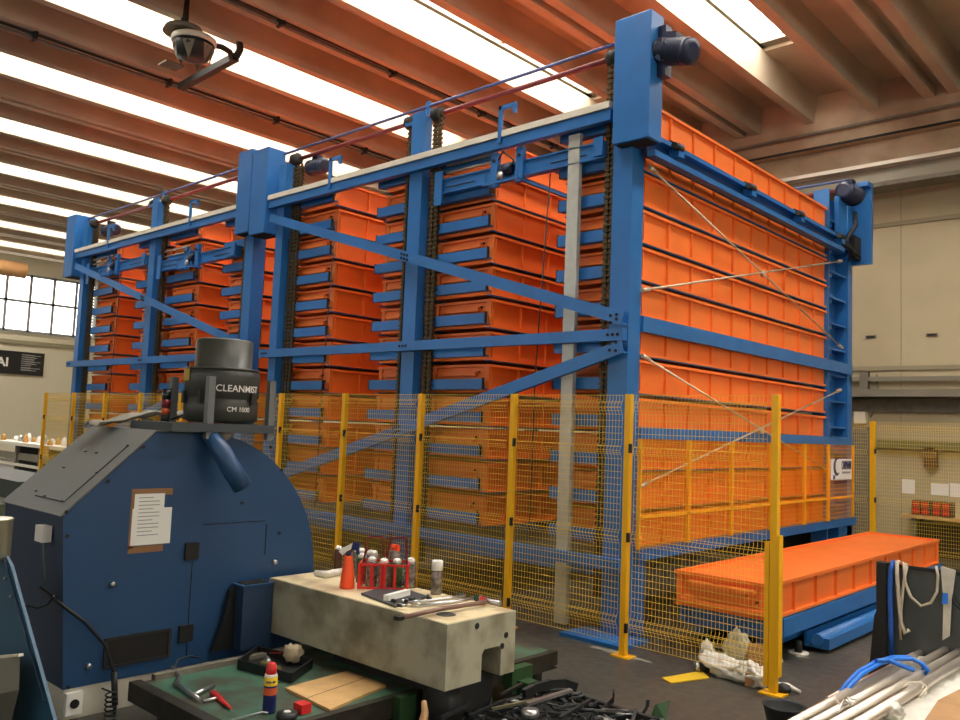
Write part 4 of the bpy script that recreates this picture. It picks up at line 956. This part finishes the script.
# ================================================================== RIGHT FOREGROUND
t = thing('sheet_stand', 'upright black sheet panel with hoses hung over it at right', 'panel')
PY = .52
MB().box(1.83, 3.2, PY, PY+.03, .03, .835, mat('panel_black', (74, 78, 76), .35, var=.4, scale=3)).build('sheet', t)
MB().box(1.83, 1.90, PY-.02, PY+.06, 0, .84, BLACK).box(1.90, 3.2, PY-.012, PY, .815, .84, BLACK).prism([(1.83, PY, .0), (1.77, PY, .0), (1.81, PY, .45), (1.83, PY, .5)], (0, .08, 0), BLACK).build('edge_frame', t)
def hose(name, label, pts, r, m_): return tag(MB().tube(pts, r, m_, 8).build(name), label, 'hose')
def PA(u, v, y=PY-.03): return Vector(at(u, v, 'y', y))
HB = mat('hose_beige', (192, 180, 158), .6, var=.15, scale=20)
hose('hanging_hose', 'blue hose hanging down the left of the black panel', [PA(895, 563, .58), PA(893, 562), PA(891, 570), PA(890, 590), PA(891, 630), PA(892, 660)], .018, mat('hose_blue', (28, 84, 170), .5))
hose('hanging_hose', 'long beige hose hanging straight down the left of the black panel', [PA(899, 562, .58), PA(897, 562), PA(897, 575), PA(899, 600), PA(901, 622), PA(905, 634), PA(909, 630)], .014, HB)
hose('hanging_hose', 'beige hose making a wide loop on the black panel', [PA(903, 563, .58), PA(904, 564), PA(905, 582), PA(911, 597), PA(921, 606), PA(931, 603), PA(937, 592), PA(938, 575), PA(936, 566)], .010, HB)
hose('hanging_hose', 'second beige hose doubled beside the loop', [PA(906, 564, .58), PA(907, 567), PA(904, 580), PA(902, 600), PA(900, 625), PA(901, 640)], .009, HB)
tag(MB().prism([PA(941, 566), PA(956, 570), PA(952, 600), PA(950, 636), PA(943, 640), PA(944, 600)], (0, -.015, 0), mat('cloth_pale', (196, 190, 174), .8, var=.2, scale=12)).build('hanging_cloth'), 'pale cloth strip hanging over the right of the black panel', 'cloth')
tag(MB().prism([PA(943, 593, PY-.05), PA(948, 593, PY-.05), PA(948, 604, PY-.05), PA(942, 604, PY-.05)], (0, -.006, 0), SBLUE).build('blue_tag'), 'small blue tag on the hanging pale cloth', 'tag')
hose('hanging_hose', 'black hose looped at the right edge of the black panel', [PA(953, 572), PA(950, 590), PA(955, 604), PA(964, 612)], .010, BLACK)
# tube bundle on a low pallet
ALU = mat('alu_tube', (206, 196, 182), .35, .75, var=.1, scale=4)
pal = thing('pallet', 'low wooden pallet carrying the bundle of metal tubes', 'pallet')
MB().box(2.1, 3.3, -2.9, .35, .16, .2, WOOD).build('deck', pal)
for x in (2.15, 2.65, 3.15): MB().box(x, x+.1, -2.9, .35, 0, .16, WOOD).build('bearer', pal)
def tubes(p, q, z, r, label, zb=None, grow=1.0):
    a_, c_ = Z(*p, z), Z(*q, z); d = (c_-a_)
    a2 = a_-d*.35; c2 = c_+d*grow
    t = tag(MB().tube([a2, c2], r, ALU, 14, cap=True).build('metal_tube'), label, 'tube', 'bundle of metal tubes')
tubes((801, 719), (905, 661), .30, .026, 'leftmost dull metal tube of the bundle', grow=.12)
tubes((822, 719), (931, 658), .30, .026, 'second bright metal tube of the bundle, strapped in blue', grow=.6)
tubes((838, 722), (960, 652), .30, .028, 'third bright metal tube of the bundle', grow=.5)
tubes((862, 722), (960, 662), .30, .030, 'rightmost thick metal tube of the bundle', grow=.5)
tubes((860, 684), (931, 647), .25, .022, 'short dull tube under the left of the bundle', grow=.1)
st_pts = [Z(838, 697, .27), Z(846, 684, .33), Z(858, 672, .37), Z(875, 662, .38), Z(892, 657, .38), Z(908, 657, .37), Z(919, 662, .36), Z(924, 668, .34), Z(920, 673, .30)]
s = thing('lifting_strap', 'blue webbing strap looped over the metal tube bundle', 'strap')
MB().tube(st_pts, .012, SBLUE, 8).build('webbing', s)
MB().tube([p+Vector((.03, -.03, .0)) for p in st_pts], .013, SBLUE, 8).build('webbing', s)
MB().tube([Z(876, 661, .40), Z(888, 660, .40), Z(900, 665, .38), Z(914, 670, .36)], .014, SBLUE, 8).build('webbing', s)
tag(MB().tube([Z(838, 712, .33), Z(844, 700, .335), Z(852, 706, .33), Z(848, 698, .34), Z(858, 700, .33)], .006, WHT, 6).tube([Z(836, 700, .32), Z(842, 706, .33), Z(850, 703, .33), Z(857, 710, .32)], .006, HB, 6).build('string_tie'), 'white string tied around the leftmost tubes', 'string')
b = MB().box(2.08, 3.4, -2.7, .36, .201, .235, FILM)
o = b.build('film_sheet'); 
bm_ = bmesh.new(); bm_.from_mesh(o.data); bmesh.ops.subdivide_edges(bm_, edges=bm_.edges, cuts=28, use_grid_fill=True)
for v_ in bm_.verts:
    if v_.co.z > .21: v_.co.z += .05*noise.noise(v_.co*6)+.04*abs(noise.noise(v_.co*14)); 
for f in bm_.faces: f.smooth = True
bm_.to_mesh(o.data); bm_.free()
tag(o, 'wrinkled translucent white wrapping film under the right tubes', 'film')
for u, v, s_, lab in ((915, 690, .05, 'crumpled knot of film near the timber block'), (893, 712, .06, 'crumpled knot of film at the bottom edge')):
    tag(MB().blob(Z(u, v, .28), .055, .045, s_*.7, FILM, .5, 4, 2.4, u).build('film_knot'), lab, 'film')
tag(MB().tube([Z(900, 690, .30), Z(908, 683, .33), Z(920, 682, .33), Z(927, 688, .31), Z(920, 697, .30)], .008, HB, 6).build('cord_loop'), 'beige cord loop lying on the white film', 'cord')
wq = [Z(908, 745, .42), Z(938, 700, .42), Z(962, 688, .42), Z(1010, 690, .42), Z(1010, 745, .42)]
wq = [Vector((p.x, p.y, .24)) for p in wq]
tag(MB().prism(wq, (0, 0, .18), WOOD).build('timber_block'), 'brown timber block in the bottom right corner', 'timber')
tag(MB().bar(Z(884, 722, .22), Z(893, 716, .22), .05, .02, SBLUE).build('blue_scrap'), 'small blue plastic piece at the bottom edge by the film', 'scrap')

# ================================================================== LEFT FOREGROUND
def LPT(u, v, y=-4.45): return Vector(at(u, v, 'y', y))
lm = thing('lathe_guard', 'teal blue sloping machine guard at the left picture edge', 'machine guard')
poly = [LPT(-25, 556), LPT(9, 556), LPT(14, 566), LPT(58, 722), LPT(60, 735), LPT(-25, 735)]
MB().prism(poly, (0, -.015, 0), MTEAL, MTEAL).build('guard_plate', lm)
MB().bar(LPT(5, 560, -4.469), LPT(44, 700, -4.469), .01, .006, MDARK).build('edge_fold', lm)
b = MB()
for u, v in ((6, 578), (12, 596)):
    q = LPT(u, v, -4.466); b.lathe(q, [(.008, 0), (.006, .012)], STEEL, 8, (0, -1, 0))
b.build('bolt_heads', lm)
q = LPT(-2, 549, -4.35)
t = thing('coolant_cup', 'round steel coolant cup standing on the teal guard', 'cup')
qb = LPT(-6, 551, -4.50); r_ = .075; qb.z = LPT(0, 556).z+.001
MB().lathe((qb.x, qb.y, qb.z), [(r_*.9, 0), (r_, .01), (r_, .19), (r_*1.05, .195), (r_*.95, .20)], mat('cup_steel', (206, 196, 170), .3, .8), 24).build('cup_body', t)
MB().tube([(qb.x, qb.y, qb.z+.17), (qb.x+.02, qb.y, qb.z+.21), (qb.x+.06, qb.y, qb.z+.17)], .006, BLACK, 6).build('handle', t)
t = thing('chip_bucket', 'dark grey bucket shape with bright rim at the lower left edge', 'bucket')
MB().prism([LPT(-25, 660, -4.56), LPT(20, 656, -4.56), LPT(19, 690, -4.56), LPT(8, 735, -4.56), LPT(4, 795, -4.56), LPT(-25, 800, -4.56)], (0, -.10, 0), mat('bucket_grey', (84, 84, 74), .5)).build('bucket_body', t)
MB().bar(LPT(-25, 659, -4.56), LPT(21, 655, -4.56), .02, .012, RAILW).build('bright_rim', t)
tag(MB().tube([LPT(12, 598, -4.4), LPT(26, 605, -4.2), LPT(38, 608, -4.15), LPT(48, 604, -4.13), LPT(54, 596, -4.13)], .006, BLACK, 6).build('sagging_cable'), 'thin black cable sagging between teal guard and blue machine', 'cable')
tag(MB().box(-1.35, -1.22, -4.25, -4.14, 0, .14, BLACK).build('black_pedal'), 'small black box on the floor between the guard and the machine', 'box')

# background bench with small parts, far left
bt = thing('work_bench', 'long light bench far left behind the blue machine', 'bench')
MB().box(-20.5, -15.5, 1.6, 3.0, .80, .88, RAILW).build('bench_top', bt)
MB().box(-20.5, -15.6, 1.7, 1.72, .45, .62, TRAYG).box(-20.5, -15.6, 1.65, 1.7, .3, .36, RAILW).build('side_rail', bt)
for x in (-20.3, -18.8, -17.3, -15.8):
    for y in (1.7, 2.9): MB().box(x, x+.08, y-.04, y+.04, 0, .8, DUSTG).build('leg', bt)
MB().box(-20.4, -15.7, 2.2, 2.3, .1, .75, DARK).build('back_panel', bt)
OCH = mat('ochre_part', (190, 140, 70), .6)
cnt = 0
for i in range(14):
    x = -20.1+i*.31; y = 1.8+.5*((i*7) % 5)/5; m_ = (OCH, WHT, WHT, STEEL, OCH)[i % 5]; h_ = (.16, .12, .2)[i % 3]
    tag(MB().lathe((x, y, .88), [(.06, 0), (.07, .02), (.05, h_*.7), (.03, h_)], m_, 10).build('machined_part'), 'small turned part, one of the mixed pieces standing on the far bench', 'part', 'turned parts on the far bench')
tag(MB().box(-16.75, -16.5, 1.58, 1.6, .62, .86, OCH).build('ochre_tag'), 'ochre square tag on the front of the far bench', 'tag')
gm = thing('lathe_bed', 'grey green machine bed with pale edge behind the sloping lid', 'machine bed')
a_, c_ = at(-30, 478, 'x', -6), at(40, 500, 'x', -6)
MB().box(-9, -4.6, -3.4, -2.2, .0, .82, mat('bed_green', (88, 100, 84), .5, var=.2, scale=2)).build('bed_body', gm)
MB().box(-9, -4.55, -3.42, -3.36, .80, .86, RAILW).build('pale_edge', gm)
MB().box(-9, -4.9, -3.0, -2.4, .82, 1.0, mat('bed_dark', (50, 58, 52), .5)).build('carriage', gm)

# ================================================================== LIGHT
wd = bpy.data.worlds.new('world'); sc.world = wd; wd.use_nodes = True
wd.node_tree.nodes['Background'].inputs['Color'].default_value = (.75, .85, 1, 1); wd.node_tree.nodes['Background'].inputs['Strength'].default_value = .3
vs = sc.view_settings; vs.view_transform = 'Standard'; vs.look = 'None'; vs.exposure = 0.1; vs.gamma = 1; vs.use_curve_mapping = False
for o in list(bpy.data.objects):
    if '_o' in o: del o['_o']
